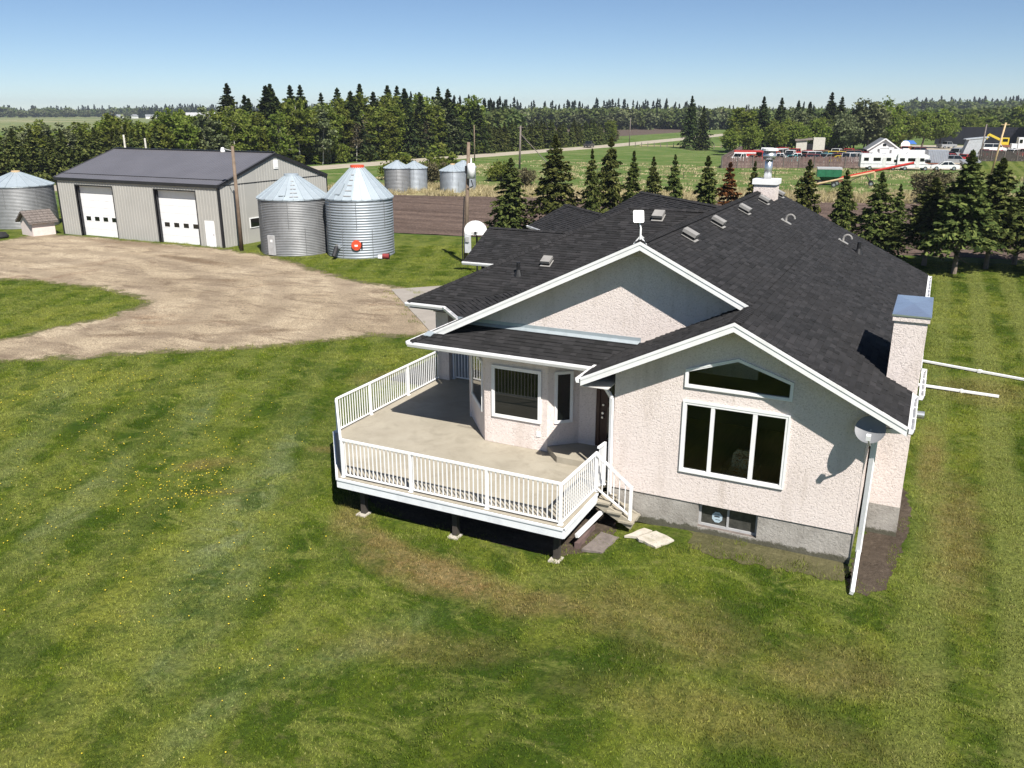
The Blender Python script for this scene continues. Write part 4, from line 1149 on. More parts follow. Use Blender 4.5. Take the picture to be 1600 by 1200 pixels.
while x < sx1 - .1:
    zb = 0.05
    for d in (D1, D2):
        if d[0] - .12 < x < d[1] + .12: zb = 4.2
    if MAN[0] - .1 < x < MAN[1] + .1: zb = 2.0
    rb.extr([(x - .03, sy0, zb), (x - .015, sy0 - .025, zb), (x + .015, sy0 - .025, zb), (x + .03, sy0, zb)], (0, 0, ze - zb)); x += 0.305
y = sy0 + 0.25
while y < sy1:
    zt = ze + (zr - ze) * (1 - abs(y - ym) / (ym - sy0)) - .1
    if not 51.15 < y < 52.35:
        rb.extr([(sx1, y - .03, .05), (sx1 + .025, y - .015, .05), (sx1 + .025, y + .015, .05), (sx1, y + .03, .05)], (0, 0, zt - .05))
    y += 0.305
sub(rb, 'siding_rib', M['siding'], w, kind='stuff')
rf = MB()
ov = 0.10
sl_ = (zr - ze) / (ym - sy0)
zo = lambda y: zr - abs(y - ym) * sl_ + .06
for ya, yb in ((sy0 - ov, ym), (ym, sy1 + ov)):
    rf.extr([(sx0 - ov, ya, zo(ya)), (sx1 + ov, ya, zo(ya)), (sx1 + ov, yb, zo(yb)), (sx0 - ov, yb, zo(yb))], (0, 0, 0.05))
rf = hpart(rf, 'roof', M['shed_roof'], shed)
rr = MB(); x = sx0 - .2
while x < sx1 + .3:
    rr.bar((x, sy0 - ov, zo(sy0 - ov) + .055), (x, ym, zo(ym) + .055), .035, .025); x += .305
sub(rr, 'roof_rib', M['shed_roof'], rf, kind='stuff')
sub(MB().bar((sx0 - ov, ym, zr + .15), (sx1 + ov, ym, zr + .15), 0.35, 0.06).bar((sx0 - ov, sy0 + .75, zo(sy0 + .75) + .07), (sx1 + ov, sy0 + .75, zo(sy0 + .75) + .07), .06, .05), 'ridge_cap', M['dark_metal'], rf)
tr = MB()
tr.box(sx0 - ov, sx1 + ov, sy0 - ov - .03, sy0 - ov, zo(sy0 - ov) - .18, zo(sy0 - ov) + .06)
tr.box(sx0 - .03, sx0 + .12, sy0 - .035, sy0 - .003, 0, ze); tr.box(sx1 - .12, sx1 + .035, sy0 - .035, sy0 - .003, 0, ze); tr.box(sx1 + .003, sx1 + .035, sy0 - .003, sy0 + .15, 0, ze)
tr.box(sx1 + .003, sx1 + .035, sy1 - .03, sy1 + .12, 0, ze)
for d in (D1, D2):
    tr.box(d[0] - .10, d[0], sy0 - .04, sy0 + .42, 0, 4.2); tr.box(d[1], d[1] + .06, sy0 - .04, sy0 + .42, 0, 4.2); tr.box(d[0], d[1], sy0 - .04, sy0 + .42, 4.1, 4.2)
for ya, yb in ((sy0 - ov, ym), (ym, sy1 + ov)):
    tr.bar((sx1 + ov, ya, zo(ya) - .06), (sx1 + ov, yb, zo(yb) - .06), .04, .26)
    tr.bar((sx0 - ov, ya, zo(ya) - .06), (sx0 - ov, yb, zo(yb) - .06), .04, .26)
tr.box(sx1 + .003, sx1 + .03, sy0 + .15, sy1, ze - .03, ze + .03)
hpart(tr, 'trim', M['dark_metal'], shed)
for d in (D1, D2):
    od = hpart(MB().box(d[0], d[1], sy0 + .36, sy0 + .4, 0.0, 4.1), 'overhead_door', M['white_metal'], shed)
    for k in range(7):
        z0 = 0.02 + k * 4.06 / 7
        sub(MB().box(d[0] + .01, d[1] - .01, sy0 + .33, sy0 + .358, z0, z0 + 4.06 / 7 - .012), 'door_panel', M['white_metal'], od)
    for k in range(4):
        x = d[0] + .62 + k * (d[1] - d[0] - 1.24 + .0) / 3
        sub(MB().box(x - .27, x + .27, sy0 + .322, sy0 + .33, 1.26, 1.60), 'door_window', M['glass'], od)
md = hpart(MB().box(MAN[0], MAN[1], sy0 - .03, sy0 + .0, 0.04, 2.0), 'walk_door', M['white_metal'], shed)
sub(MB().tube((MAN[1] - .1, sy0 - .08, 1.0), (MAN[1] - .1, sy0 - .03, 1.0), .04, n=8), 'door_handle', M['steel'], md)
wi = hpart(MB().box(sx1, sx1 + .05, 51.2, 52.3, 1.16, 1.95), 'window', M['white_trim'], shed)
sub(MB().box(sx1 + .05, sx1 + .055, 51.27, 52.23, 1.23, 1.88), 'pane', M['glass'], wi)
hpart(MB().box(sx1, sx1 + .06, 54.45, 54.95, 5.5, 6.2).box(sx1 + .06, sx1 + .075, 54.5, 54.9, 5.6, 6.1), 'gable_vent', M['white_trim'], shed)
HO = Vector((0, 0, 0))

# ------------------------------------------------------------------ GRAIN BINS
def bin_(name, label, x, y, d, ze, zp, rings, panels, mat='galv', cap='steel', capr=0.35, face=0.0, hoop=0.022, detail=True):
    b = thing(name, label, 'grain bin', (x, y, 0), face, 'round steel grain bins')
    r = d / 2
    prof = [(r, 0.0)]
    n = rings * 4
    for i in range(n + 1):
        prof.append((r + hoop * math.sin(2 * math.pi * i / 4), 0.05 + (ze - .05) * i / n))
    prof.append((r - .03, ze))
    wall = MB().lathe(prof, 56).build('wall', M[mat], b, True)
    seam = MB()
    for k in range(7):
        a = 2 * math.pi * k / 7 + .3
        seam.bar(((r + hoop) * math.cos(a), (r + hoop) * math.sin(a), .1), ((r + hoop) * math.cos(a), (r + hoop) * math.sin(a), ze * .5), .015, .03)
        a += .45
        seam.bar(((r + hoop) * math.cos(a), (r + hoop) * math.sin(a), ze * .5), ((r + hoop) * math.cos(a), (r + hoop) * math.sin(a), ze - .05), .015, .03)
    if detail: seam.build('seam', M['galv_old'], wall, kind='stuff')
    ro = r + 0.10; zo_ = ze - 0.04
    rf = MB().lathe([(ro - .01, zo_ - .03), (ro - .02, zo_ - .01), (capr, zp - .16)], panels * 2).build('roof', M['galv_roof'], b)
    for k in range(panels):
        a0 = 2 * math.pi * k / panels; a1 = 2 * math.pi * (k + 1) / panels; g = 0.004
        pm = MB()
        def pt(a, rr, z, up=0.0): return (rr * math.cos(a), rr * math.sin(a), z + up)
        dz = 0.02
        q_ = [pt(a0 + g, ro, zo_, dz), pt(a1 - g, ro, zo_, dz), pt(a1 - g * 3, capr, zp - .15, dz), pt(a0 + g * 3, capr, zp - .15, dz)]
        pm.extr(q_, (0, 0, .012))
        pm.bar(pt(a0, ro + .01, zo_, .05), pt(a0, capr, zp - .15, .05), .045, .05)
        pm.build('roof_panel', M['galv_roof'], rf)
    MB().lathe([(0, zp + .02), (capr + .06, zp), (capr + .08, zp - .18), (capr, zp - .2)], 20).build('roof_cap', M[cap], b)
    return b, r, wall
b1, r1, wl = bin_('grain_bin', 'grey grain bin with narrow ridges between the shed and the red-capped bin', -42.18, 49.52, 5.0, 4.0, 5.62, 34, 22, 'galv_old', 'galv_roof', 0.45)
a = R(-92)
def onwall(a, rr, z): return Vector((rr * math.cos(a), rr * math.sin(a), z))
# hinged door with frame, roof hatch and ladder
def bin_roof_bits(b, r, ze, zp, ang, capr, hatch=True):
    ro = r + .1
    def rp(a, k, up=.09): return Vector(((ro + (capr - ro) * k) * math.cos(a), (ro + (capr - ro) * k) * math.sin(a), ze - .04 + (zp - .15 - ze + .04) * k + up))
    l = MB()
    for k in (.10, .26, .42, .58, .74): l.bar(rp(ang - .13 * (1 - k * .35), k), rp(ang + .13 * (1 - k * .35), k), .05, .05)
    l.build('roof_step', M['grey_metal'], b)
    c = [rp(ang - .36 + dx, k, .10) for dx, k in ((-.1, .12), (.1, .12), (.1, .45), (-.1, .45))]
    if hatch: MB().extr(c, (0, 0, .06)).build('roof_hatch', M['galv_roof'], b)
bin_roof_bits(b1, r1, 4.0, 5.62, R(-48), 0.45)
dm = MB(); ang = R(-92)
tdir = Vector((-math.sin(ang), math.cos(ang), 0)); ndir = Vector((math.cos(ang), math.sin(ang), 0)); oo = ndir * (r1 + .0)
dm.extr([oo - tdir * .30 + Vector((0, 0, .1)), oo + tdir * .30 + Vector((0, 0, .1)), oo + tdir * .30 + Vector((0, 0, 1.5)), oo - tdir * .30 + Vector((0, 0, 1.5))], ndir * .12)
dm = dm.build('access_door', M['grey_metal'], b1)
MB().extr([oo - tdir * .06 + ndir * .12 + Vector((0, 0, 1.02)), oo + tdir * .16 + ndir * .12 + Vector((0, 0, 1.02)), oo + tdir * .16 + ndir * .12 + Vector((0, 0, 1.2)), oo - tdir * .06 + ndir * .12 + Vector((0, 0, 1.2))], ndir * .005).build('placard', M['white_trim'], dm)
b2, r2_, wl = bin_('grain_bin', 'tall steel grain bin with broad ridges, red peak cap and round red hatch', -37.17, 50.69, 4.75, 4.1, 6.3, 22, 22, 'galv', 'bin_red', 0.42, hoop=0.032)
bin_roof_bits(b2, r2_, 4.1, 6.3, R(-75), 0.42)
ang = R(-62); nd = Vector((math.cos(ang), math.sin(ang), 0)); td = Vector((-math.sin(ang), math.cos(ang), 0))
hc = nd * (r2_ + .02) + Vector((0, 0, .98))
hm = MB().tube(hc, hc + nd * .12, .36, .33, 24).build('round_hatch', M['bin_red'], b2)
MB().tube(hc + nd * .12, hc + nd * .14, .22, .22, 20).extr([hc + nd * .141 - td * .11 - Vector((0, 0, .06)), hc + nd * .141 + td * .11 - Vector((0, 0, .06)), hc + nd * .141 + td * .11 + Vector((0, 0, .06)), hc + nd * .141 - td * .11 + Vector((0, 0, .06))], nd * .004).build('hatch_disc', M['bin_red'], hm)
MB().extr([hc + nd * .146 - td * .11 - Vector((0, 0, .06)), hc + nd * .146 + td * .11 - Vector((0, 0, .06)), hc + nd * .146 + td * .11 + Vector((0, 0, .06)), hc + nd * .146 - td * .11 + Vector((0, 0, .06))], nd * .004).build('hatch_label', M['white_trim'], hm)
MB().box(0, .06, -.04, .04, 0, .5).build('hatch_hinge', M['dark_metal'], hm).location = hc + td * .36 + Vector((0, 0, -.25))
ang = R(-94); nd = Vector((math.cos(ang), math.sin(ang), 0)); hc = nd * (r2_ + .02) + Vector((0, 0, .85))
ck = MB().tube(hc - nd * .1, hc + nd * .28, .17, .17, 14).build('spout_collar', M['steel'], b2)
MB().tube(hc + nd * .26, hc + nd * .62 + Vector((0, 0, -.62)), .16, .16, 14).build('discharge_spout', M['dark_metal'], b2)
bin_('grain_bin', 'weathered steel bin with cream cap at the left end of the shed', -74.3, 50.4, 5.7, 3.65, 4.85, 30, 20, 'galv_old', 'beige_paint', 0.30)
bin_('grain_bin', 'steel bin half hidden behind the left corner of the shed', -70.4, 57.0, 5.7, 3.9, 5.15, 30, 20, 'galv', 'beige_paint', 0.30)
bin_('grain_bin', 'brownish far bin, leftmost of the four beyond the tilled field', -62.06, 93.06, 3.3, 3.05, 3.95, 18, 18, 'galv_old', 'galv_roof', 0.25, detail=True)
bin_('grain_bin', 'bluish far bin partly behind the brownish one', -61.75, 96.6, 3.3, 2.85, 3.7, 18, 18, 'galv', 'galv_roof', 0.25)
bin_('grain_bin', 'far bin nearest the transformer pole, in front of its twin', -55.75, 96.21, 3.3, 2.70, 3.55, 18, 18, 'galv', 'beige_paint', 0.25)
bin_('grain_bin', 'rightmost far bin, mostly behind its twin and the transformer pole', -56.3, 99.9, 3.3, 2.9, 3.75, 18, 18, 'galv', 'galv_roof', 0.25)

# little fan beside the red-capped bin
fan = thing('aeration_fan', 'small red and white aeration fan lying on the grass by the bin', 'fan', (-34.25, 49.5, 0), R(20)); fan.scale = (.72, .72, .72)
MB().tube((-.3, 0, .3), (.35, 0, .3), .26, .26, 14).build('housing', simple('faded_red', (0.22, 0.03, 0.03), 0.7, var=0.3), fan)
MB().tube((.352, 0, .3), (.37, 0, .3), .2, .2, 14).build('inlet', M['black'], fan)
MB().box(-.75, -.3, -.16, .16, .1, .42).build('motor', M['white_metal'], fan)
for x in (-.5, .2): MB().box(x - .04, x + .04, -.24, .24, 0, .08).build('foot', M['dark_metal'], fan)

# well house and tyres at the left end of the shed
wh = thing('well_house', 'tiny pinkish pump house with a shingle roof beside the shed', 'pump house', (-67.75, 46.9, 0), R(-12)); wh.scale = (1.22, 1.22, 1.22)
MB().extr([(-.85, -.6, 0), (.85, -.6, 0), (.85, -.6, .95), (0, -.6, 1.5), (-.85, -.6, .95)], (0, 1.5, 0)).build('wall', simple('pink_paint', (0.66, 0.57, 0.53), 0.8, var=0.08), wh)
rfw = MB()
for s_ in (-1, 1): rfw.extr([(0, -.85, 1.58), (s_ * 1.05, -.85, .85), (s_ * 1.05, 1.1, .85), (0, 1.1, 1.58)], (0, 0, .07))
rfw = rfw.build('roof', M['grey_wood'], wh)
for s_ in (-1, 1):
    for i in range(5):
        for j in range(6):
            a0, a1 = i / 5, (i + 1) / 5
            MB().extr([(s_ * 1.06 * a0, -.86 + j * .33 + .01, 1.66 - .73 * a0), (s_ * 1.06 * a1, -.86 + j * .33 + .01, 1.67 - .73 * a1 + .02), (s_ * 1.06 * a1, -.86 + j * .33 + .31, 1.67 - .73 * a1 + .02), (s_ * 1.06 * a0, -.86 + j * .33 + .31, 1.66 - .73 * a0)], (0, 0, .015)).build('shingle', M['grey_wood'], rfw)
tmesh = MB().lathe([(.34, 0), (.62, .02), (.68, .14), (.62, .27), (.34, .3), (.30, .15), (.34, 0)], 24).mesh('tyre', M['tire'], True)
for (x, y, z, rx, lab) in ((-68.6, 44.2, 0.01, 0, 'big black tyre lying flat in the grass left of the pump house'), (-69.9, 44.9, 0.01, 0, 'black tyre lying behind the other one, at the picture edge')):
    o = tag(add('tyre', tmesh), lab, 'tyre', 'old tyres by the shed'); o.location = (x, y, z)

# ------------------------------------------------------------------ POLES
def pole(name, label, x, y, h, lean=(0, 0), r=0.13, mat='pole_wood', cross=False):
    p = thing(name, label, 'pole', (x, y, 0))
    MB().tube((0, 0, -.2), (lean[0], lean[1], h), r, r * .72, 12).build('shaft', M[mat], p, True)
    if cross: MB().bar((lean[0] - .6, lean[1], h - .3), (lean[0] + .6, lean[1], h - .3), .09, .1).build('cross_arm', M[mat], p)
    return p
p = pole('transformer_pole', 'leaning wooden pole with a white transformer beside the basketball hoop', -28.48, 50.62, 8.0, (0.4, 0), .15)
MB().lathe([(0, 0), (.27, 0), (.27, .85), (.22, .95), (0, .98)], 18, (.62, -.1, 5.7)).build('transformer', M['white_metal'], p, True)
MB().tube((.62, -.1, 6.65), (.62, -.1, 7.0), .06, .04, 8).build('insulator', M['white_metal'], p)
MB().box(.2, .42, -.2, -.02, 6.0, 6.5).build('bracket', M['dark_metal'], p)
MB().path([(.6, -.1, 5.6), (.75, -.1, 5.2), (.3, -.1, 5.0)], .03, 5).build('cable', M['black'], p)
MB().path([(-.17, -.08, 0), (-.14, -.08, 1.6), (.05, -.08, 4.5)], .04, 6).build('conduit', M['dark_metal'], p)
MB().box(.10, .50, -.22, -.05, .75, 2.15).build('meter_panel', simple('panel_grey', (0.55, 0.56, 0.58), 0.5), p)
MB().box(.2, .45, -.3, -.22, 1.5, 1.85).build('meter', M['grey_metal'], p)
p = pole('yard_light_pole', 'wooden yard light pole standing in front of the shed corner', -46.03, 47.88, 7.55, (.06, 0), .15)
MB().tube((.06, 0, 7.2), (-.75, -.1, 7.35), .03, n=8).build('lamp_arm', M['grey_metal'], p)
MB().lathe([(0, .34), (.1, .32), (.16, .12), (.2, 0), (0, 0)], 14, (-.8, -.1, 7.1)).build('lamp_head', M['white_metal'], p, True)
pole('utility_pole', 'greenish utility pole with a guy post in the pasture', -67.6, 140.4, 7.4, (0.2, 0), .2, 'grey_wood', True)
MB().tube((0.2, 0, 6.0), (5.6, 0, 1.0), .07, n=6).build('guy_brace', M['grey_wood'], bpy.data.objects['utility_pole'])
pole('utility_pole', 'thin utility pole beside the road behind the transformer pole', -86.2, 157.8, 7.1, (0, 0), .13, 'pole_wood')
pole('utility_pole', 'thin utility pole by the road near the two tall spruces', -83.1, 246.7, 7.8, (.1, 0), .13, 'grey_wood')
pole('utility_pole', 'pale yellowish leaning pole in the green pasture at the right', 7.3, 161.4, 8.1, (.9, 0), .17, 'beige_paint', True)
pole('utility_pole', 'dark pole at the end of the salvage yard', 5.9, 180.5, 7.6, (.3, 0), .15, 'grey_wood')
pole('fence_pole', 'left one of two pale poles rising behind the shed roof', -88.0, 74.0, 7.2, (0, 0), .14, 'pale_bark')
pole('fence_pole', 'right one of two pale poles rising behind the shed roof', -85.9, 75.2, 6.8, (0, 0), .14, 'pale_bark')

# basketball hoop
bb = thing('basketball_hoop', 'white fan-shaped basketball backboard on a black post behind the house', 'basketball hoop', (-25.75, 47.3, 0), R(18))
MB().tube((0, 0, 0), (0, 0, 2.4), .06, n=10).tube((0, 0, 2.4), (0, -.35, 2.9), .05, n=8).build('post', M['black'], bb)
fp = [(-.42, 0)] + [(.72 * math.cos(R(a)) * (1.0), .28 + .62 * math.sin(R(a))) for a in range(195, -16, -15)] + [(.42, 0)]
MB().extr([(p_[0], -.42, 2.55 + p_[1]) for p_ in fp], (0, .05, 0)).build('backboard', M['white_metal'], bb)
MB().path([(.23 * math.cos(R(a)), -.72 + .23 * math.sin(R(a)), 2.72) for a in range(0, 361, 30)], .012, 6).box(-.07, .07, -.47, -.421, 2.62, 2.76).build('rim', M['dark_metal'], bb)

# ------------------------------------------------------------------ TREES
def cards(C, A, B):
    """quads centred on C with half axes A, B (n,3 arrays)"""
    V = np.stack([C - A - B, C + A - B, C + A + B, C - A + B], 1).reshape(-1, 3)
    return V, np.arange(len(V)).reshape(-1, 4)

def spruce_crown(seed, h, r, nb, nc, mat, base=0.10, size=0.17, sparse=0.0, droop=0.35):
    """whorled drooping boughs, each a fan of needle sprays"""
    g = np.random.default_rng(seed)
    t = np.sort(g.random(nb) ** 0.85)
    lev = np.round(t * (h / 0.42)) / (h / 0.42)                      # boughs sit in whorls
    t = np.clip(0.86 * lev + 0.14 * t, 0, 0.985)
    az = g.random(nb) * 2 * np.pi
    lob = 1 + 0.22 * np.sin(az * 2 + seed) + 0.16 * np.sin(az * 3 + t * 9 + seed * 2)
    L = (r * (1 - t) ** 1.06 * (0.58 + 0.66 * g.random(nb)) + 0.02) * lob
    keep = g.random(nb) > sparse
    t, az, L = t[keep], az[keep], L[keep]; nb = len(t)
    z0 = h * (base + (1 - base) * t)
    pitch = np.where(t > 0.86, 0.32, -0.05 - droop * (1 - t)) + g.normal(0, 0.12, nb)
    s = 0.18 + 0.82 * (np.arange(nc)[None] + g.random((nb, nc))) / nc
    d = np.stack([np.cos(az), np.sin(az), np.zeros(nb)], 1)
    e = np.stack([-np.sin(az), np.cos(az), np.zeros(nb)], 1)
    wide = 0.25 * L[:, None] * (1.15 - s) * g.normal(0, 0.75, (nb, nc))
    rad = L[:, None] * s
    zc = z0[:, None] + np.sin(pitch)[:, None] * rad + 0.10 * L[:, None] * s ** 2 + g.normal(0, 0.045, (nb, nc))
    C = d[:, None] * (rad * np.cos(pitch)[:, None])[..., None] + e[:, None] * wide[..., None]
    C[..., 2] = zc
    C = C.reshape(-1, 3); n = len(C)
    yaw = np.repeat(az, nc) + g.normal(0, 0.6, n) + np.sign(wide.ravel()) * 0.5
    pt = np.repeat(pitch, nc) + g.normal(-0.15, 0.35, n)
    sz = size * (0.7 + 0.7 * g.random(n)) * np.repeat(0.55 + 0.45 * np.clip((1 - t) / 0.25, 0, 1), nc)
    A = np.stack([np.cos(yaw) * np.cos(pt), np.sin(yaw) * np.cos(pt), np.sin(pt)], 1) * sz[:, None]
    roll = g.normal(0, 0.6, n)
    side = np.stack([-np.sin(yaw), np.cos(yaw), np.zeros(n)], 1)
    upv = np.cross(A, side); upv /= np.linalg.norm(upv, axis=1)[:, None] + 1e-9
    B = (side * np.cos(roll)[:, None] + upv * np.sin(roll)[:, None]) * (sz * 0.42)[:, None]
    V, F = cards(C, A, B)
    # pointed leader
    k = 26; zt = h * (0.93 + 0.07 * g.random(k)); aa = g.random(k) * 6.28
    Cl = np.stack([0.04 * np.cos(aa), 0.04 * np.sin(aa), zt], 1); Al = np.stack([0.05 * np.cos(aa), 0.05 * np.sin(aa), np.full(k, size * .6)], 1)
    Bl = np.stack([-np.sin(aa), np.cos(aa), 0 * aa], 1) * size * .35
    V2, F2 = cards(Cl, Al, Bl)
    return np_mesh('crown', np.r_[V, V2], np.r_[F, F2 + len(V)], mat)

def spruce_trunk(seed, h, r, mat):
    g = random.Random(seed); m = MB()
    m.tube((0, 0, -0.1), (0.02, 0, h * .45), r, r * .62, 8); m.tube((0.02, 0, h * .45), (0, 0, h * .97), r * .62, r * .08, 6)
    for i in range(26):
        t = g.uniform(.08, .85); a = g.uniform(0, 6.28); L = 0.19 * h * (1 - t)
        m.tube((0, 0, h * t), (math.cos(a) * L, math.sin(a) * L, h * t - L * .15), r * .22 * (1 - t) + .008, .005, 4, False)
    return m.mesh('trunk', mat)

def leafy_crown(seed, h, rx, rz, zc, ncl, nl, mat, lsize=0.16, clump=0.62, flat=1.0, hollow=0.35):
    """leaf clumps on branch ends, gaps between; returns mesh + clump centres"""
    g = np.random.default_rng(seed)
    d = g.normal(0, 1, (ncl, 3)); d /= np.linalg.norm(d, axis=1)[:, None]
    rr = (hollow + (1 - hollow) * g.random(ncl) ** 0.6)
    lob = 1 + 0.18 * np.sin(3 * np.arctan2(d[:, 1], d[:, 0]) + seed) + 0.14 * np.sin(5 * d[:, 2] + seed)
    C = d * rr[:, None] * lob[:, None] * np.array([rx, rx, rz]); C[:, 2] += zc
    cs = clump * (0.6 + 0.8 * g.random(ncl))
    k = np.repeat(np.arange(ncl), nl); n = len(k)
    off = g.normal(0, 0.5, (n, 3)) * cs[k][:, None] * np.array([1, 1, 0.7 * flat])
    P = C[k] + off
    nrm = g.normal(0, 1, (n, 3)); nrm[:, 2] = np.abs(nrm[:, 2]) + 0.3; nrm /= np.linalg.norm(nrm, axis=1)[:, None]
    a = np.cross(nrm, g.normal(0, 1, (n, 3))); a /= np.linalg.norm(a, axis=1)[:, None] + 1e-9
    b = np.cross(nrm, a); sz = lsize * (0.6 + 0.8 * g.random(n))
    V, F = cards(P, a * sz[:, None], b * (sz * .7)[:, None])
    return np_mesh('crown', V, F, mat), C

def leafy_trunk(seed, h, r, C, mat, split=0.35, nl=14, lean=0.3, stems=1):
    g = random.Random(seed); m = MB()
    for s_ in range(stems):
        ox, oy = (g.uniform(-.5, .5), g.uniform(-.5, .5)) if stems > 1 else (0, 0)
        tx, ty = ox * 2 + g.uniform(-lean, lean), oy * 2 + g.uniform(-lean, lean)
        zs = h * split
        m.tube((ox, oy, -.1), (tx * .5, ty * .5, zs), r, r * .75, 8)
        m.tube((tx * .5, ty * .5, zs), (tx, ty, h * .85), r * .75, r * .12, 6)
        for i in g.sample(range(len(C)), min(nl, len(C))):
            c = Vector(C[i]); z = min(max(zs * .9, c.z - g.uniform(.6, 2.0)), h * .8)
            k = (z - zs) / max(.1, h * .85 - zs); k = max(0, k)
            m.tube((tx * (.5 + .5 * k), ty * (.5 + .5 * k), z), c, r * .28, r * .06, 5, False)
    return m.mesh('trunk', mat)

def tree_thing(name, label, cat, x, y, trunk, crown, s=1.0, rz=0.0, group=None, sx=1.0):
    t_ = thing(name, label, cat, (x, y, 0), rz, group)
    t_.scale = (s * sx, s * sx, s)
    add('trunk', trunk, t_); add('crown', crown, t_)
    return t_

# --- the row of spruces behind the house (each its own mesh size by scale, five shapes)
SPR = []
for i, (sp, br) in enumerate(((0.0, 0.06), (0.05, 0.08), (0.15, 0.10), (0.28, 0.10), (0.05, 0.25))):
    SPR.append((spruce_trunk(20 + i, 7.0, 0.14, M['spruce_bark']), spruce_crown(40 + i, 7.0, 2.2, 400, 27, M['needles'], br, 0.13, sp + .08, 0.24 if i == 4 else 0.42)))
BRN = spruce_crown(60, 7.0, 1.75, 330, 20, M['needles_brown'], 0.08, 0.15, 0.2)
LRC = spruce_crown(61, 7.0, 1.7, 360, 20, M['needles_light'], 0.1, 0.13, 0.1, 0.0)
ordn = ['first', 'second', 'third', 'fourth', 'fifth', 'sixth', 'seventh', 'eighth', 'ninth', 'tenth', 'eleventh', 'twelfth']
ROW = [(-32.3, 65.4, 5.8, 1.8, 0, 'bushy dark spruce beside the transformer pole, leftmost behind the house'),
       (-28.3, 65.5, 7.5, 1.9, 1, 'tall full spruce, second from the left behind the house roof'),
       (-25.1, 65.5, 6.6, 1.1, 3, 'thin sparse spruce between the two tallest behind the house'),
       (-25.0, 69.6, 7.4, 1.4, 2, 'tall slim spruce behind the thin sparse one'),
       (-21.6, 65.4, 6.5, 1.3, 9, 'fresh yellow-green conifer in the row behind the roof peak'),
       (-21.4, 70.0, 5.9, 1.2, 1, 'short dark spruce just right of the yellow-green conifer'),
       (-18.3, 65.4, 6.3, 1.2, 3, 'open-branched spruce above the rear roof ridge'),
       (-15.8, 65.5, 6.3, 1.5, 0, 'dense dark spruce next to the browned conifer'),
       (-14.4, 66.8, 5.8, 1.5, 8, 'rust-brown dying conifer behind the rear roof'),
       (-12.3, 65.4, 6.0, 1.0, 2, 'small spruce just left of the far chimney'),
       (-8.5, 65.5, 6.2, 1.4, 0, 'spruce just right of the far chimney, before the green wagon'),
       (-5.9, 65.5, 5.6, 1.3, 2, 'spruce standing before the beige auger'),
       (-3.6, 65.4, 5.5, 1.5, 1, 'bushy spruce above the middle of the right roof edge'),
       (-2.5, 70.0, 4.5, 1.0, 3, 'small thin brownish-green spruce behind the bushy ones'),
       (-0.2, 63.4, 5.4, 1.8, 4, 'spruce with a bare pale trunk foot nearest the roof corner'),
       (1.6, 60.9, 7.1, 1.95, 4, 'tallest spruce on the lawn right of the house'),
       (3.5, 63.9, 6.6, 1.75, 4, 'leaning-topped spruce second from the right picture edge'),
       (5.3, 66.6, 5.4, 1.8, 4, 'wide spruce at the right picture edge'),
       (7.6, 62.5, 6.2, 1.9, 4, 'spruce at the end of the row, outside the others on the right')]
for k, (x, y, h, r, v, lab) in enumerate(ROW):
    if v == 8: tk, cr_ = SPR[2][0], BRN
    elif v == 9: tk, cr_ = SPR[1][0], LRC
    else: tk, cr_ = SPR[v]
    s = h / 6.55
    tree_thing('spruce_tree', lab, 'spruce', x, y, tk, cr_, s, k * 1.7, 'spruces planted behind the house', (r / 1.75) / s * 1.2)
# low second growth around the brown tree
# --- shelter belt and woods along the far side of the road
WSPR = []
for i in range(4):
    WSPR.append((spruce_trunk(70 + i, 10.0, 0.16, M['bark']), spruce_crown(80 + i, 10.0, 2.9, 330, 12, M['needles_dark'], 0.06, 0.24, 0.06 * i, 0.4)))
BELT = []
for i in range(3):
    BELT.append((spruce_trunk(75 + i, 8.0, 0.16, M['bark']), spruce_crown(90 + i, 8.0, 2.6, 320, 13, M['needles'], 0.05, 0.22, 0.04, 0.3)))
ASP = []
for i in range(5):
    cr_, C = leafy_crown(100 + i, 10, 1.7 + .15 * i, 4.2, 5.7, 78, 40, M['leaves'] if i != 3 else M['leaves_grey'], 0.15, 0.55)
    ASP.append((leafy_trunk(110 + i, 10, 0.11, C, M['pale_bark'], 0.4, 16, 0.5), cr_))
RND = []
for i in range(4):
    cr_, C = leafy_crown(120 + i, 9, 3.3, 3.3, 5.2, 95, 46, M['leaves'] if i != 2 else M['leaves_grey'], 0.19, 0.85)
    RND.append((leafy_trunk(130 + i, 9, 0.26, C, M['bark'], 0.25, 22, 0.9, 1), cr_))
BARE = []
for i in range(2):
    cr_, C = leafy_crown(140 + i, 9, 1.8, 3.3, 5.6, 40, 20, M['twigs'], 0.11, 0.7)
    BARE.append((leafy_trunk(150 + i, 9, 0.10, C, M['pale_bark'], 0.3, 34, 0.6), cr_))
rg = random.Random(77)
def zone(y):
    return 'above the shed roof' if y < 120 else 'above the red-capped bin' if y < 142 else 'left of the far bins' if y < 166 else 'right behind the far bins'
G_BELT, G_ASP, G_SPR, G_RSP = 'spruces of the shelter belt behind the shed', 'aspens of the wood across the road', 'tall spruces of the wood across the road', 'roadside spruces beyond the wood'
y = 40.0
while y < 108:
    for row in range(2):
        x = road_x(y) - 7.0 - row * 3.6 + rg.uniform(-.6, .6)
        tk, cr_ = rg.choice(BELT)
        h = rg.uniform(6.2, 7.6)
        tree_thing('belt_spruce', 'dark spruce in the %s row of the shelter belt %s' % (('front', 'back')[row], 'at the left picture edge' if y < 66 else 'behind the left bin' if y < 80 else 'behind the shed roof'), 'spruce', x, y + rg.uniform(-.7, .7), tk, cr_, h / 8.0, rg.uniform(0, 6.3), G_BELT, 1.05)
    y += 2.5
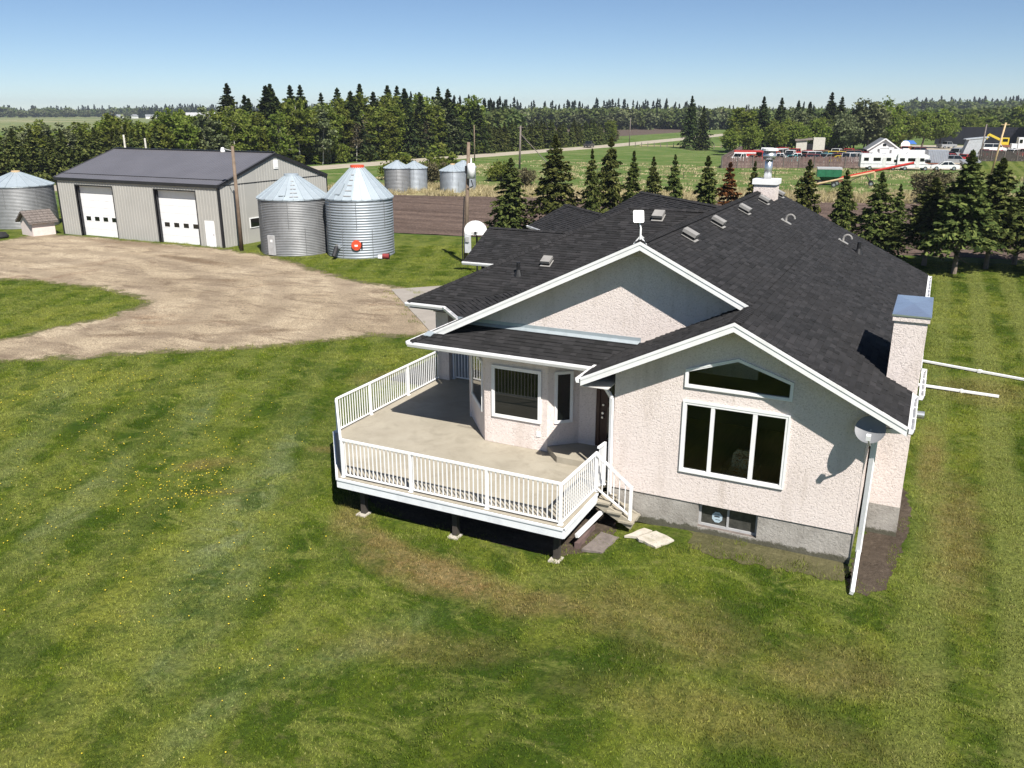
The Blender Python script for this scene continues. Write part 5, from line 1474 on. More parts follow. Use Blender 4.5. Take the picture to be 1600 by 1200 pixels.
for k in range(60):            # light aspens behind the belt
    yy = rg.uniform(45, 120); x = road_x(yy) - rg.uniform(15, 40)
    tk, cr_ = rg.choice(ASP)
    tree_thing('aspen_tree', 'light green aspen rising behind the dark shelter belt', 'aspen', x, yy, tk, cr_, (rg.uniform(9.0, 9.9) if yy < 82 else rg.uniform(7.0, 8.3)) / 10, rg.uniform(0, 6.3), 'aspens behind the shelter belt', 1.3)
yy = 100.0
while yy < 192:               # the wood proper
    for row in range(4):
        x = road_x(yy) - 7.5 - row * 4.2 + rg.uniform(-1.4, 1.4); y2 = yy + rg.uniform(-1.2, 1.2)
        p = rg.random(); back = row >= 2
        if yy > 124 and p < (0.50 if back else 0.13):
            tk, cr_ = rg.choice(WSPR); h = rg.uniform(12.0, 15.2) if back else rg.uniform(9, 12)
            tree_thing('forest_spruce', 'tall dark spruce in the wood across the road, ' + zone(y2), 'spruce', x, y2, tk, cr_, h / 10, rg.uniform(0, 6.3), G_SPR, 1.25)
        elif p > 0.92:
            tk, cr_ = rg.choice(BARE); tree_thing('bare_aspen', 'half-bare pale aspen in the wood, ' + zone(y2), 'aspen', x, y2, tk, cr_, rg.uniform(.85, 1.1), rg.uniform(0, 6.3), 'half-bare aspens of the wood across the road')
        else:
            tk, cr_ = rg.choice(ASP); h = rg.uniform(8.6, 10.8) if yy < 128 else rg.uniform(9.8, 13.0)
            tree_thing('aspen_tree', ('spring-green aspen %s of the wood, ' % ('at the road edge', 'in the second row', 'in the third row', 'at the back')[row]) + zone(y2), 'aspen', x, y2, tk, cr_, h / 10, rg.uniform(0, 6.3), G_ASP, 1.15)
    yy += 3.1
for (x, y2, h) in ((-113.5, 128, 14.2), (-117, 142, 14.6), (-114, 150, 14.2), (-110, 157, 13.6), (-108, 166, 14.4), (-106.5, 170, 13.0), (-104, 178, 14.5), (-108.5, 147, 13.5), (-118, 135, 13.2)):
    tk, cr_ = rg.choice(WSPR)
    tree_thing('forest_spruce', 'tall dark spruce in the wood across the road, ' + zone(y2), 'spruce', x, y2, tk, cr_, h / 10, rg.uniform(0, 6.3), G_SPR, 1.35)
yy = 194.0
while yy < 262:
    for row in range(2):
        x = road_x(yy) - 7.0 - row * 4 + rg.uniform(-.8, .8)
        tk, cr_ = rg.choice(BELT)
        tree_thing('roadside_spruce', 'dark %s-row spruce along the road, %s' % (('front', 'back')[row], 'nearest the wood' if yy < 215 else 'midway to the dark pickup' if yy < 240 else 'at the far end'), 'spruce', x, yy + rg.uniform(-1, 1), tk, cr_, rg.uniform(5.8, 7.6) / 8, rg.uniform(0, 6.3), G_RSP, 1.1)
    yy += 3.4
tk, cr_ = ASP[0]
tree_thing('aspen_tree', 'bright green aspen at the right end of the roadside spruces', 'aspen', -96.0, 266, tk, cr_, .72, 0, None, 1.5)
tree_thing('aspen_tree', 'second bright green aspen at the end of the roadside spruces', 'aspen', -97.5, 272, ASP[1][0], ASP[1][1], .62, 1, None, 1.5)
# the pair of tall spruces by the lane, trees round the salvage yard
tree_thing('spruce_tree', 'taller of the two lone spruces beside the far lane', 'spruce', -62.7, 237.3, WSPR[0][0], WSPR[0][1], 1.36, 1, 'pair of lone spruces', .92)
tree_thing('spruce_tree', 'shorter of the two lone spruces beside the far lane', 'spruce', -56.8, 227.3, WSPR[1][0], WSPR[1][1], 1.10, 2, 'pair of lone spruces', .85)
YARD = [('R', -44.6, 205, 6.2, 0, 'dark round bush tree at the left end of the plank fence'), ('R', -40.6, 208, 6.6, 1, 'bright round tree above the left end of the plank fence'),
        ('A', -46.0, 222, 11.0, 0, 'tall thin-crowned tree behind the left fence corner'), ('S', -42.6, 231, 13.2, 0, 'tall spruce behind the left part of the plank fence'),
        ('R', -36.5, 218, 7.0, 3, 'round green tree behind the middle of the plank fence'), ('R', -32.0, 222, 7.4, 0, 'broad green tree left of the pale shed ruin'),
        ('S', -41.2, 249, 13.1, 1, 'spruce second from the left behind the salvage yard'), ('S', -39.7, 269, 12.6, 2, 'slender spruce third behind the salvage yard'),
        ('S', -36.8, 271, 12.2, 1, 'slender spruce fourth behind the salvage yard'), ('R', -34.5, 240, 10.0, 2, 'grey-green tree towering behind the pale shed ruin'),
        ('R', -28.5, 226, 8.2, 1, 'green tree right behind the pale shed ruin'), ('S', -27.2, 238, 14.2, 0, 'tallest spruce behind the salvage yard'), ('S', -24.9, 240, 13.1, 3, 'spruce right beside the tallest one behind the yard'),
        ('R', -22.5, 232, 9.4, 2, 'dull green tree left of the white gabled house'), ('R', -17.6, 238, 12.6, 2, 'very tall grey-green tree behind the white gabled house'), ('R', -14.2, 243, 11.8, 3, 'tall tree right behind the white gabled house'),
        ('R', -10.6, 262, 9.9, 0, 'round tree with dark trunk at the yard entrance, left one'), ('R', -5.8, 266, 10.0, 1, 'round tree with dark trunk at the yard entrance, middle one'), ('R', -1.4, 270, 9.8, 3, 'round tree with dark trunk at the yard entrance, right one'),
        ('R', 6.5, 335, 9.0, 1, 'round tree behind the long black fence, left'), ('R', 12.0, 345, 9.0, 0, 'round tree behind the long black fence, middle'), ('R', 22.0, 338, 11.5, 3, 'large green tree at the right behind the black fence'), ('R', 28.0, 330, 11, 0, 'large green tree behind the brown building')]
for k, (kd, x, y2, h, v, lab) in enumerate(YARD):
    if kd == 'S': tk, cr_ = WSPR[v]; tree_thing('yard_spruce', lab, 'spruce', x, y2, tk, cr_, h / 10, k, 'trees round the salvage yard', 1.1)
    elif kd == 'A': tk, cr_ = ASP[v]; tree_thing('yard_tree', lab, 'tree', x, y2, tk, cr_, h / 10, k, 'trees round the salvage yard', 1.5)
    else: tk, cr_ = RND[v]; tree_thing('yard_tree', lab, 'tree', x, y2, tk, cr_, h / 9, k, 'trees round the salvage yard', 1.0)
ry = random.Random(31)
for k in range(34):
    x = ry.uniform(-47, -11); y2 = 214 + (x + 47) * .75 + ry.uniform(0, 22)
    tk, cr_ = ry.choice(RND)
    tree_thing('yard_tree', 'green leafy tree in the thick grove behind the salvage yard', 'tree', x, y2, tk, cr_, ry.uniform(5.4, 8.6) / 9, ry.uniform(0, 6.3), 'grove behind the salvage yard', 1.0)
# shrubs
cr_, C = leafy_crown(200, 4, 2.6, 1.7, 1.9, 90, 50, M['twigs'], 0.10, 0.6)
WIL = (leafy_trunk(201, 3.4, .07, C, M['bark'], .12, 40, 1.2, 5), cr_)
tree_thing('willow_shrub', 'grey-green budding willow shrub behind the spruces at the right', 'shrub', 0.1, 107.5, WIL[0], WIL[1], 1.0, 0)
cr_, C = leafy_crown(205, 3, 2.2, 1.3, 1.4, 60, 46, M['leaves'], 0.12, 0.6)
BSH = (leafy_trunk(206, 2.4, .06, C, M['bark'], .12, 26, 1.0, 4), cr_)
for k, (x, y2, s, sh, lab) in enumerate(((-72.5, 110, 1.2, 0, 'yellow-green bush beside the road behind the far bins'), (-67.5, 113, 1.25, 0, 'green bush right of the yellow-green roadside bush'), (-65.2, 106, 1.1, 1, 'brown bare bush behind the bluish far bin'),
                                         (-58.5, 115, .9, 0, 'small green bush between the far bins'), (-51.0, 107, .9, 1, 'brownish bush right of the transformer pole'), (-84.5, 92, 1.3, 1, 'low brown hedge bush behind the red-capped bin'),
                                         (-89.5, 88, 1.3, 0, 'low green hedge bush behind the shed corner'), (-100, 280, 1.3, 1, 'bush at the corner of the far tilled field'))):
    t_ = WIL if sh else BSH
    tree_thing('bush', lab, 'bush', x, y2, t_[0], t_[1], s * (.75 if sh else 1), k, 'bushes along the road')

# --- far woods: countless trees, one mass each (instances of one tree shape)
def scatter(name, tree, pts, mat_obj=None, label=None, cat=None, kind='stuff'):
    """one object: a tree shape plus loose points, instanced by geometry nodes; pts = x, y, z, scale, scale_xy, rot"""
    V, F = tree
    pts = np.asarray(pts, dtype=np.float32)
    n0 = len(V); n1 = len(pts)
    me = bpy.data.meshes.new(name)
    allv = np.r_[V, pts[:, :3]].astype(np.float32)
    m_, k_ = F.shape
    me.vertices.add(n0 + n1); me.vertices.foreach_set('co', allv.ravel())
    me.loops.add(m_ * k_); me.loops.foreach_set('vertex_index', F.astype(np.int32).ravel())
    me.polygons.add(m_); me.polygons.foreach_set('loop_start', np.arange(0, m_ * k_, k_, dtype=np.int32)); me.polygons.foreach_set('loop_total', np.full(m_, k_, dtype=np.int32))
    def att(nm, arr, tp='FLOAT'):
        a_ = me.attributes.new(nm, tp, 'POINT'); a_.data.foreach_set('value', arr)
    att('ispoint', np.r_[np.zeros(n0, bool), np.ones(n1, bool)], 'BOOLEAN')
    for j, nm in ((3, 'scl'), (4, 'sxy'), (5, 'rot')): att(nm, np.r_[np.zeros(n0, np.float32), pts[:, j]])
    if mat_obj: me.materials.append(mat_obj)
    me.update(calc_edges=True)
    o = add(name, me, None, kind)
    ng = bpy.data.node_groups.new(name + '_scatter', 'GeometryNodeTree')
    ng.interface.new_socket('Geometry', in_out='INPUT', socket_type='NodeSocketGeometry'); ng.interface.new_socket('Geometry', in_out='OUTPUT', socket_type='NodeSocketGeometry')
    N = ng.nodes; gi = N.new('NodeGroupInput'); go_ = N.new('NodeGroupOutput')
    def na(nm, tp):
        x_ = N.new('GeometryNodeInputNamedAttribute'); x_.data_type = tp; x_.inputs[0].default_value = nm; return x_.outputs[0]
    sp_ = N.new('GeometryNodeSeparateGeometry'); sp_.domain = 'POINT'
    ng.links.new(gi.outputs[0], sp_.inputs[0]); ng.links.new(na('ispoint', 'BOOLEAN'), sp_.inputs[1])
    ip = N.new('GeometryNodeInstanceOnPoints')
    ng.links.new(sp_.outputs[0], ip.inputs['Points']); ng.links.new(sp_.outputs[1], ip.inputs['Instance'])
    c1 = N.new('ShaderNodeCombineXYZ'); ng.links.new(na('rot', 'FLOAT'), c1.inputs[2]); ng.links.new(c1.outputs[0], ip.inputs['Rotation'])
    c2 = N.new('ShaderNodeCombineXYZ'); s1, s2 = na('scl', 'FLOAT'), na('sxy', 'FLOAT')
    ng.links.new(s2, c2.inputs[0]); ng.links.new(s2, c2.inputs[1]); ng.links.new(s1, c2.inputs[2]); ng.links.new(c2.outputs[0], ip.inputs['Scale'])
    ng.links.new(ip.outputs[0], go_.inputs[0])
    md_ = o.modifiers.new('scatter', 'NODES'); md_.node_group = ng
    if label: tag(o, label, cat)
    return o
def mesh_arrays(me):
    V = np.empty(len(me.vertices) * 3, np.float32); me.vertices.foreach_get('co', V)
    F = np.empty(len(me.loops), np.int32); me.loops.foreach_get('vertex_index', F)
    return V.reshape(-1, 3), F.reshape(-1, 4)
far_con = mesh_arrays(spruce_crown(300, 10, 2.8, 70, 8, M['needles_dark'], 0.05, 0.5, 0.0, 0.3))
far_dec = mesh_arrays(leafy_crown(301, 10, 3.2, 4.0, 5.6, 26, 22, M['leaves'], 0.5, 1.3)[0])
far_dec2 = mesh_arrays(leafy_crown(302, 10, 3.0, 3.8, 5.6, 26, 22, M['leaves_grey'], 0.5, 1.3)[0])
def band(a0, a1, d0, d1, n, h0, h1, rz=1.0, seed=1):
    g = np.random.default_rng(seed)
    a = np.radians(a0 + (a1 - a0) * g.random(n)); d = d0 + (d1 - d0) * g.random(n); h = (h0 + (h1 - h0) * g.random(n) ** 1.8) / 10
    return np.c_[-np.sin(a) * d, np.cos(a) * d, np.zeros(n), h, h * rz * (0.8 + 0.4 * g.random(n)), g.random(n) * 6.28]
M['far_con'] = m_foliage('far_conifers', (0.016, 0.026, 0.016), (0.028, 0.042, 0.024), (0.050, 0.066, 0.036), 0.1, 0.3)
M['far_leaf'] = m_foliage('far_leaves', (0.07, 0.10, 0.03), (0.12, 0.155, 0.05), (0.18, 0.21, 0.078), 0.4, 0.35)
FARC = [band(26.5, 34, 300, 380, 60, 12, 16, .8, 1), band(14.5, 27, 620, 760, 190, 10, 18.5, .9, 2), band(14, 27.5, 500, 560, 60, 8, 11, .9, 3), band(8, 15, 640, 760, 60, 9, 14, .8, 4),
        band(36, 48, 1550, 1800, 330, 12, 21, 1.3, 5), band(48, 60, 1600, 1850, 200, 10, 19, 1.4, 6), band(-7, 2.2, 1100, 1500, 260, 14, 27, 1.1, 7), band(2, 9, 420, 560, 40, 9, 14, .8, 8), band(41, 49, 1250, 1350, 160, 10, 15, 1.2, 9)]
FARD = [band(8, 26.5, 480, 610, 520, 8, 11.5, 1.1, 11), band(26, 34, 280, 360, 120, 8, 11, 1.1, 12), band(36, 60, 1450, 1600, 300, 8, 15, 1.6, 13), band(-7, 8, 520, 720, 230, 8, 11.5, 1.2, 14), band(-7, 3, 960, 1300, 300, 9, 20, 1.4, 15),
        band(4, 12, 320, 420, 90, 7.5, 10.5, 1.1, 16), band(-7, -0.5, 360, 470, 60, 8, 12, 1.2, 17), band(31, 38.5, 220, 290, 110, 8, 10.5, 1.1, 18)]
FARG = [band(8, 27, 470, 560, 170, 8, 11, 1.1, 21), band(36, 60, 1400, 1520, 120, 7, 13, 1.6, 22), band(-7, 4, 700, 950, 80, 7, 11, 1.2, 23)]
scatter('far_conifer_woods', far_con, np.concatenate(FARC), M['far_con'], 'dark conifers of the distant woods along the horizon', 'woods')
scatter('far_leafy_woods', far_dec, np.concatenate(FARD), M['far_leaf'], 'green leafy trees of the distant woods', 'woods')
scatter('far_pale_woods', far_dec2, np.concatenate(FARG), M['leaves_grey'], 'pale grey-green trees along the edge of the distant woods', 'woods')

bush = mesh_arrays(leafy_crown(320, 3, 1.6, 1.2, 1.2, 30, 30, M['leaves'], 0.2, 0.7)[0])
gu = np.random.default_rng(12); yu = gu.uniform(98, 192, 150); xu = np.array([road_x(v) for v in yu]) - gu.uniform(6.2, 13, 150)
scatter('undergrowth', bush, np.c_[xu, yu, 0 * xu, .5 + gu.random(150) * .8, .6 + gu.random(150) * .8, gu.random(150) * 6.28], M['leaves'], 'leafy undergrowth along the edge of the wood by the road', 'undergrowth')

# ------------------------------------------------------------------ GRASS
def in_poly(P, poly):
    x, y = P[:, 0], P[:, 1]; c = np.zeros(len(P), bool)
    for (x0, y0), (x1, y1) in zip(poly, list(poly[1:]) + [poly[0]]):
        k = ((y0 > y) != (y1 > y)) & (x < (x1 - x0) * (y - y0) / ((y1 - y0) if y1 != y0 else 1e-9) + x0); c ^= k
    return c
def blades(seed, n, size, h0, h1, w, lean=0.5):
    g = np.random.default_rng(seed)
    p = (g.random((n, 2)) - .5) * size; h = h0 + (h1 - h0) * g.random(n) ** 1.5; a = g.random(n) * 6.28; ln = lean * g.random(n)
    a2 = g.random(n) * 6.28
    b = np.c_[p, np.zeros(n)]; wv_ = np.c_[np.cos(a), np.sin(a), np.zeros(n)] * w * (0.6 + .8 * g.random(n))[:, None]
    tp = b + np.c_[np.cos(a2) * ln * h, np.sin(a2) * ln * h, h]
    V = np.stack([b - wv_, b + wv_, tp], 1).reshape(-1, 3)
    return V, np.arange(len(V)).reshape(-1, 3)
HOUSE_KEEP = [[(-15.5, 25.6), (-15.2, 19.1), (-13.0, 16.75), (-6.6, 16.75), (-6.2, 18.0), (-5.0, 17.95), (-0.9, 17.95), (-0.5, 17.6), (0.45, 18.4), (0.6, 20.0), (0.5, 24), (-0.4, 24.3), (-0.4, 37.5), (-19, 46)], PAD]
def lawn_points(step, region, seed, dmin, dmax):
    g = np.random.default_rng(seed)
    xs, ys_ = np.meshgrid(np.arange(-70, 30, step), np.arange(4, 66, step)); P = np.c_[xs.ravel(), ys_.ravel()] + (g.random((xs.size, 2)) - .5) * step * .6
    d = np.hypot(P[:, 0], P[:, 1]); ang = np.degrees(np.arctan2(-P[:, 0], P[:, 1]))
    ok = (d > dmin) & (d <= dmax) & (ang > -15) & (ang < 64) & in_poly(P, LAWN)
    for k in HOUSE_KEEP: ok &= ~in_poly(P, k)
    dr_ = in_poly(P, DRIVE_O) & ~in_poly(P, ISLE_O); ok &= ~dr_
    P = P[ok]; n = len(P)
    return np.c_[P, dip(P[:, 0], P[:, 1]) + .005, .75 + .5 * g.random(n), 1 + .15 * g.random(n), g.random(n) * 6.28]
o = scatter('grass', blades(1, 620, 1.05, .022, .062, .009, .9), lawn_points(.85, None, 1, 6, 30), M['blade'], 'short mown lawn grass around the house', 'grass')
o = scatter('grass', blades(2, 480, 1.3, .03, .075, .013, .9), lawn_points(1.1, None, 2, 30, 66), M['blade'], 'mown grass of the farther lawn and the drive island', 'grass')
# ragged tufts along the drive rim, the pad and the foot of the deck
g = np.random.default_rng(8)
rim = np.array(DRIVE_O + ISLE_O); rim = rim[(rim[:, 0] > -60)]
rim = np.repeat(rim, 2, 0) + g.normal(0, .22, (len(rim) * 2, 2))
ft = np.array([(-15.6, y_) for y_ in np.arange(19, 25, .4)] + [(x_, 16.15) for x_ in np.arange(-13, -6.6, .35)] + [(x_, 18.15) for x_ in np.arange(-6, -0.9, .22)] + [(x_, 18.6) for x_ in np.arange(-4.6, -0.8, .75)] + [(-14.2 + k * .1, 17.7 - k * .12) for k in range(12)] + [(.75, y_) for y_ in np.arange(18, 24, .4)] + [(-22.0 - k * .52, 34.3 + k * .53) for k in range(12)])
ft = ft + g.normal(0, .16, ft.shape)
al = np.r_[rim, ft]; al = al[~((al[:, 0] > -6.0) & (al[:, 0] < -4.45) & (al[:, 1] > 17.6) & (al[:, 1] < 18.85))]; n = len(al)
scatter('grass', blades(3, 26, .34, .06, .17, .008, .7), np.c_[al, dip(al[:, 0], al[:, 1]) + .01, .6 + .8 * g.random(n), .7 + .7 * g.random(n), g.random(n) * 6.28], M['blade'], 'ragged grass tufts along the drive edge and the deck foot', 'grass')
# tall dead grass on the verge of the tilled field, and in the pasture
def strip_pts(n, seed):
    g = np.random.default_rng(seed); P = np.c_[g.uniform(-76, 40, n * 6), g.uniform(84, 132, n * 6)]
    P = P[in_poly(P, STRIP)][:n]; n = len(P)
    return np.c_[P, np.zeros(n), .5 + 1.0 * g.random(n), .8 + .9 * g.random(n), g.random(n) * 6.28]
scatter('dry_grass', blades(4, 70, 1.1, .25, .65, .03, .8), strip_pts(900, 5), M['straw'], 'tall straw-coloured dead grass between the tilled field and the pasture', 'grass')
P = np.c_[g.uniform(-80, 40, 700), g.uniform(108, 165, 700)]; n = len(P)
scatter('dry_grass', blades(5, 40, 1.6, .12, .35, .04, .8), np.c_[P, np.zeros(n), .6 + .7 * g.random(n), .8 + g.random(n), g.random(n) * 6.28], M['straw'], 'scattered dead grass clumps in the green pasture', 'grass')
# dandelions
def dandelion():
    m = MB().lathe([(0, .055), (.016, .052), (.022, .045), (.012, .036), (0, .034)], 6)
    F3 = []
    for f_ in m.f: F3.append(f_)
    return np.array(m.v, np.float32), np.array(F3, np.int32)
cl = [(-21, 18.5, 3.0, 110), (-18.5, 16.2, 1.6, 120), (-24, 15.5, 3.2, 60), (-17.3, 15.2, 1.0, 40), (-28, 20.5, 3, 70), (-30, 17, 3, 50), (-16, 12.5, 3, 40), (-21, 11.5, 3, 50), (-24, 22, 4, 40), (-13.5, 13.2, 2, 20), (-12, 10, 3, 25), (-19, 14, 4, 50)]
Pd = np.concatenate([np.array([x, y]) + g.normal(0, .6, (n, 2)) * s for x, y, s, n in cl]); n = len(Pd)
scatter('dandelions', dandelion(), np.c_[Pd, dip(Pd[:, 0], Pd[:, 1]) + .015, 0.8 + .5 * g.random(n), .45 + .5 * g.random(n), g.random(n) * 6.28], simple('dandelion_yellow', (0.72, 0.54, 0.04), 0.8, var=.1), 'yellow dandelions dotted over the lawn left of the deck', 'dandelions')

# ------------------------------------------------------------------ SALVAGE YARD, ROAD, FAR FARM
PAINT = {}
def paint(nm, c, rough=0.35):
    if nm not in PAINT: PAINT[nm] = simple('paint_' + nm, c, rough, var=0.12, dirt=((0.25, 0.22, 0.19), 2.0, 0.4), spec=0.5)
    return PAINT[nm]
WHITE, GREY = paint('white', (0.72, 0.72, 0.71)), paint('grey', (0.25, 0.26, 0.27))
WHEEL = MB().tube((0, -.11, 0), (0, .11, 0), .34, .34, 16).mesh('wheel', M['tire'])
HUB = MB().tube((0, -.12, 0), (0, .12, 0), .19, .19, 12).mesh('rim', M['steel'])
CARS = {
    'sedan': dict(L=4.6, w=1.75, body=[(-2.3, .32), (2.25, .32), (2.3, .62), (2.1, .78), (.95, .92), (-1.5, .96), (-2.25, .88)], cab=[(-1.55, .94), (1.0, .90), (.30, 1.40), (-.95, 1.42)]),
    'suv': dict(L=4.6, w=1.85, body=[(-2.25, .40), (2.25, .40), (2.3, .75), (2.15, .98), (1.0, 1.08), (-2.2, 1.12)], cab=[(-2.15, 1.10), (1.05, 1.06), (.45, 1.68), (-1.95, 1.72)]),
    'pickup': dict(L=5.4, w=1.9, body=[(-2.7, .45), (2.65, .45), (2.7, .85), (2.6, 1.08), (1.15, 1.16), (.95, 1.18), (-2.7, 1.12)], cab=[(-.85, 1.14), (1.15, 1.14), (.65, 1.76), (-.7, 1.78)]),
    'van': dict(L=5.2, w=1.95, body=[(-2.6, .40), (2.55, .40), (2.6, .8), (2.4, 1.1), (1.7, 1.25), (-2.6, 1.25)], cab=[(-2.6, 1.24), (1.72, 1.22), (1.1, 2.0), (-2.5, 2.05)]),
}
def vehicle(kind, label, cat, x, y, rz, mat, group='vehicles in the salvage yard', cap=None):
    c = CARS[kind]; v = thing({'sedan': 'parked_car', 'suv': 'parked_car', 'pickup': 'pickup_truck', 'van': 'parked_van'}[kind], label, cat, (x, y, 0.012), rz, group)
    w = c['w']
    b = MB().extr([(p[0], -w / 2, p[1]) for p in c['body']], (0, w, 0))
    if kind == 'pickup': b.box(-2.66, -.9, -w / 2 + .06, w / 2 - .06, 1.0, 1.14)
    b.build('body', mat, v)
    cb = c['cab']; m = MB(); n = len(m.v); k = .12
    m.v += [(p[0], -w / 2 + (.04 if i < 2 else k), p[1]) for i, p in enumerate(cb)] + [(p[0], w / 2 - (.04 if i < 2 else k), p[1]) for i, p in enumerate(cb)]
    m.f += [(0, 1, 2, 3), (7, 6, 5, 4), (0, 4, 5, 1), (1, 5, 6, 2), (2, 6, 7, 3), (3, 7, 4, 0)]
    m.build('window_band', M['glass'], v)
    rp_ = MB().extr([(cb[3][0] - .03, -w / 2 + k - .02, cb[3][1] + .0), (cb[2][0] + .03, -w / 2 + k - .02, cb[2][1] + .0), (cb[2][0] + .03, w / 2 - k + .02, cb[2][1]), (cb[3][0] - .03, w / 2 - k + .02, cb[3][1])], (0, 0, .05))
    for s_ in (-1, 1):
        for i in (1, 3):
            a_, d_ = (cb[1], cb[2]) if i == 1 else (cb[0], cb[3])
            rp_.bar((a_[0], s_ * (w / 2 - .04), a_[1]), (d_[0], s_ * (w / 2 - k + .01), d_[1]), .07, .09)
        mx = (cb[0][0] + cb[1][0]) / 2 - .1
        rp_.bar((mx, s_ * (w / 2 - .035), cb[0][1]), (mx, s_ * (w / 2 - k + .015), cb[2][1]), .05, .09)
    rp_.build('cab_roof', mat, v)
    for s_ in (-1, 1):
        for xx in (-c['L'] * .30, c['L'] * .31):
            o = add('wheel', WHEEL, v); o.location = (xx, s_ * (w / 2 - .08), .34); r_ = add('rim', HUB, o)
        MB().box(c['L'] / 2 - .06, c['L'] / 2 + .01, s_ * w * .36 - .15, s_ * w * .36 + .15, .62, .78).build('headlight', WHITE, v)
    MB().box(c['L'] / 2 - .05, c['L'] / 2 + .06, -w / 2 + .04, w / 2 - .04, .40, .54).build('bumper', M['grey_metal'], v)
    return v
rd, dkred, teal_, yel_, blk = paint('red', (0.40, 0.03, 0.025)), paint('dark_red', (0.16, 0.025, 0.025)), paint('teal', (0.10, 0.36, 0.38)), paint('yellow', (0.62, 0.46, 0.03)), paint('black', (0.02, 0.02, 0.022))
rust = paint('rust', (0.20, 0.07, 0.04), .8)
VEH = [('pickup', 'white pickup, leftmost of the white vehicles behind the plank fence', 'pickup', -29.6, 180.7, .5, WHITE), ('pickup', 'white pickup with its nose left, second behind the plank fence', 'pickup', -26.2, 182.0, 3.4, WHITE),
       ('van', 'white van behind the plank fence beside a maroon wreck', 'van', -23.6, 186.5, .9, WHITE), ('pickup', 'teal pickup behind the plank fence', 'pickup', -20.9, 185.0, 1.1, teal_), ('van', 'yellow van behind the plank fence', 'van', -19.3, 189.0, .6, yel_),
       ('sedan', 'yellow car in front of the yellow van behind the fence', 'car', -18.0, 183.6, .2, yel_), ('van', 'white van near the right end of the plank fence', 'van', -15.6, 183.4, 1.0, WHITE), ('suv', 'maroon wreck behind the middle of the plank fence', 'car', -22.6, 181.6, .4, dkred),
       ('suv', 'orange wreck behind the flue of the far chimney', 'car', -32.1, 191.5, .8, M['orange']), ('sedan', 'black wreck behind the left white pickups', 'car', -29.0, 192.0, .3, blk), ('suv', 'dark red wreck deep behind the plank fence', 'car', -25.5, 197.0, 1.0, dkred),
       ('pickup', 'black pickup deep behind the plank fence', 'pickup', -34.0, 186.0, 1.2, blk), ('sedan', 'rusty car beside the red trailer at the left end of the fence', 'car', -33.8, 180.0, .2, rust), ('pickup', 'grey pickup behind the teal one', 'pickup', -21.5, 195.0, .4, GREY), ('van', 'rusty van right of the grey pickup', 'van', -17.0, 196.0, .8, rust),
       ('sedan', 'red car left of the white gabled house', 'car', -16.2, 192.0, .3, rd), ('suv', 'red car right in front of the white gabled house', 'car', -9.5, 193.0, .5, dkred), ('suv', 'dark wreck before the door of the white gabled house', 'car', -12.6, 192.0, .2, blk),
       ('suv', 'bright red car below the white dish at the yard entrance', 'car', -8.0, 232.3, 1.3, rd), ('suv', 'dark red car on the gravel right of the bright red one', 'car', -4.8, 227.0, .4, dkred), ('sedan', 'white sedan parked on the grass behind the willow shrub', 'car', 0.4, 170.2, 3.35, WHITE),
       ('suv', 'black wreck with white panel right of the container', 'car', 1.2, 206, .4, blk), ('pickup', 'red wrecked pickup right of the container', 'pickup', 0.9, 194.5, 1.0, rd), ('suv', 'dark grey wreck among the parts right of the container', 'car', 2.2, 188.5, .3, GREY), ('sedan', 'small red wreck under the tilted dump box', 'car', 4.0, 201.5, 1.2, rd),
       ('pickup', 'old grey truck under the trees near the black fence', 'pickup', 0.4, 268.5, .8, GREY), ('van', 'white camper van before the black fence', 'van', 11.0, 248.9, .2, WHITE), ('suv', 'maroon wreck at the dark fence on the right', 'car', 9.2, 217.0, .5, dkred),
       ('sedan', 'black car in the row along the right dark fence', 'car', 12.6, 210.5, .3, blk), ('suv', 'black wreck at the right picture edge by the dark fence', 'car', 17.5, 213, .2, blk)]
for a_ in VEH: vehicle(*a_)
rv = random.Random(19)
BACK = []
for row, (x0, y0, dx, dy, n_, nm) in enumerate(((-36.5, 176.5, 2.55, 1.25, 9, 'nearest row behind the plank fence'), (-37.5, 191.5, 2.75, 1.3, 9, 'middle row behind the plank fence'), (-38.0, 201.0, 2.7, 1.25, 10, 'rearmost row behind the plank fence'), (-1.5, 214, 2.1, .9, 5, 'row on the gravel behind the dump box'), (8.2, 222, 2.6, 1.0, 6, 'row behind the right dark fence'))):
    for k in range(n_):
        kd = rv.choice(('sedan', 'pickup', 'van', 'suv', 'sedan', 'pickup'))
        cn, mt = rv.choice((('white', WHITE), ('red', rd), ('maroon', dkred), ('grey', GREY), ('rusty', rust), ('black', blk), ('teal', teal_), ('white', WHITE), ('red', rd)))
        vehicle(kd, '%s %s, %s in the %s' % (cn, {'sedan': 'car', 'suv': 'wagon'}.get(kd, kd), ordn[k] + ' from the left', nm), {'sedan': 'car', 'suv': 'car'}.get(kd, kd), x0 + dx * k + rv.uniform(-.3, .3), y0 + dy * k + rv.uniform(-.6, .6), rv.uniform(.9, 1.5) + (math.pi if rv.random() < .5 else 0), mt)
vehicle('pickup', 'dark pickup driving on the gravel road', 'pickup', road_x(229) + 1.2, 229.0, R(98), blk, group='vehicle on the gravel road')
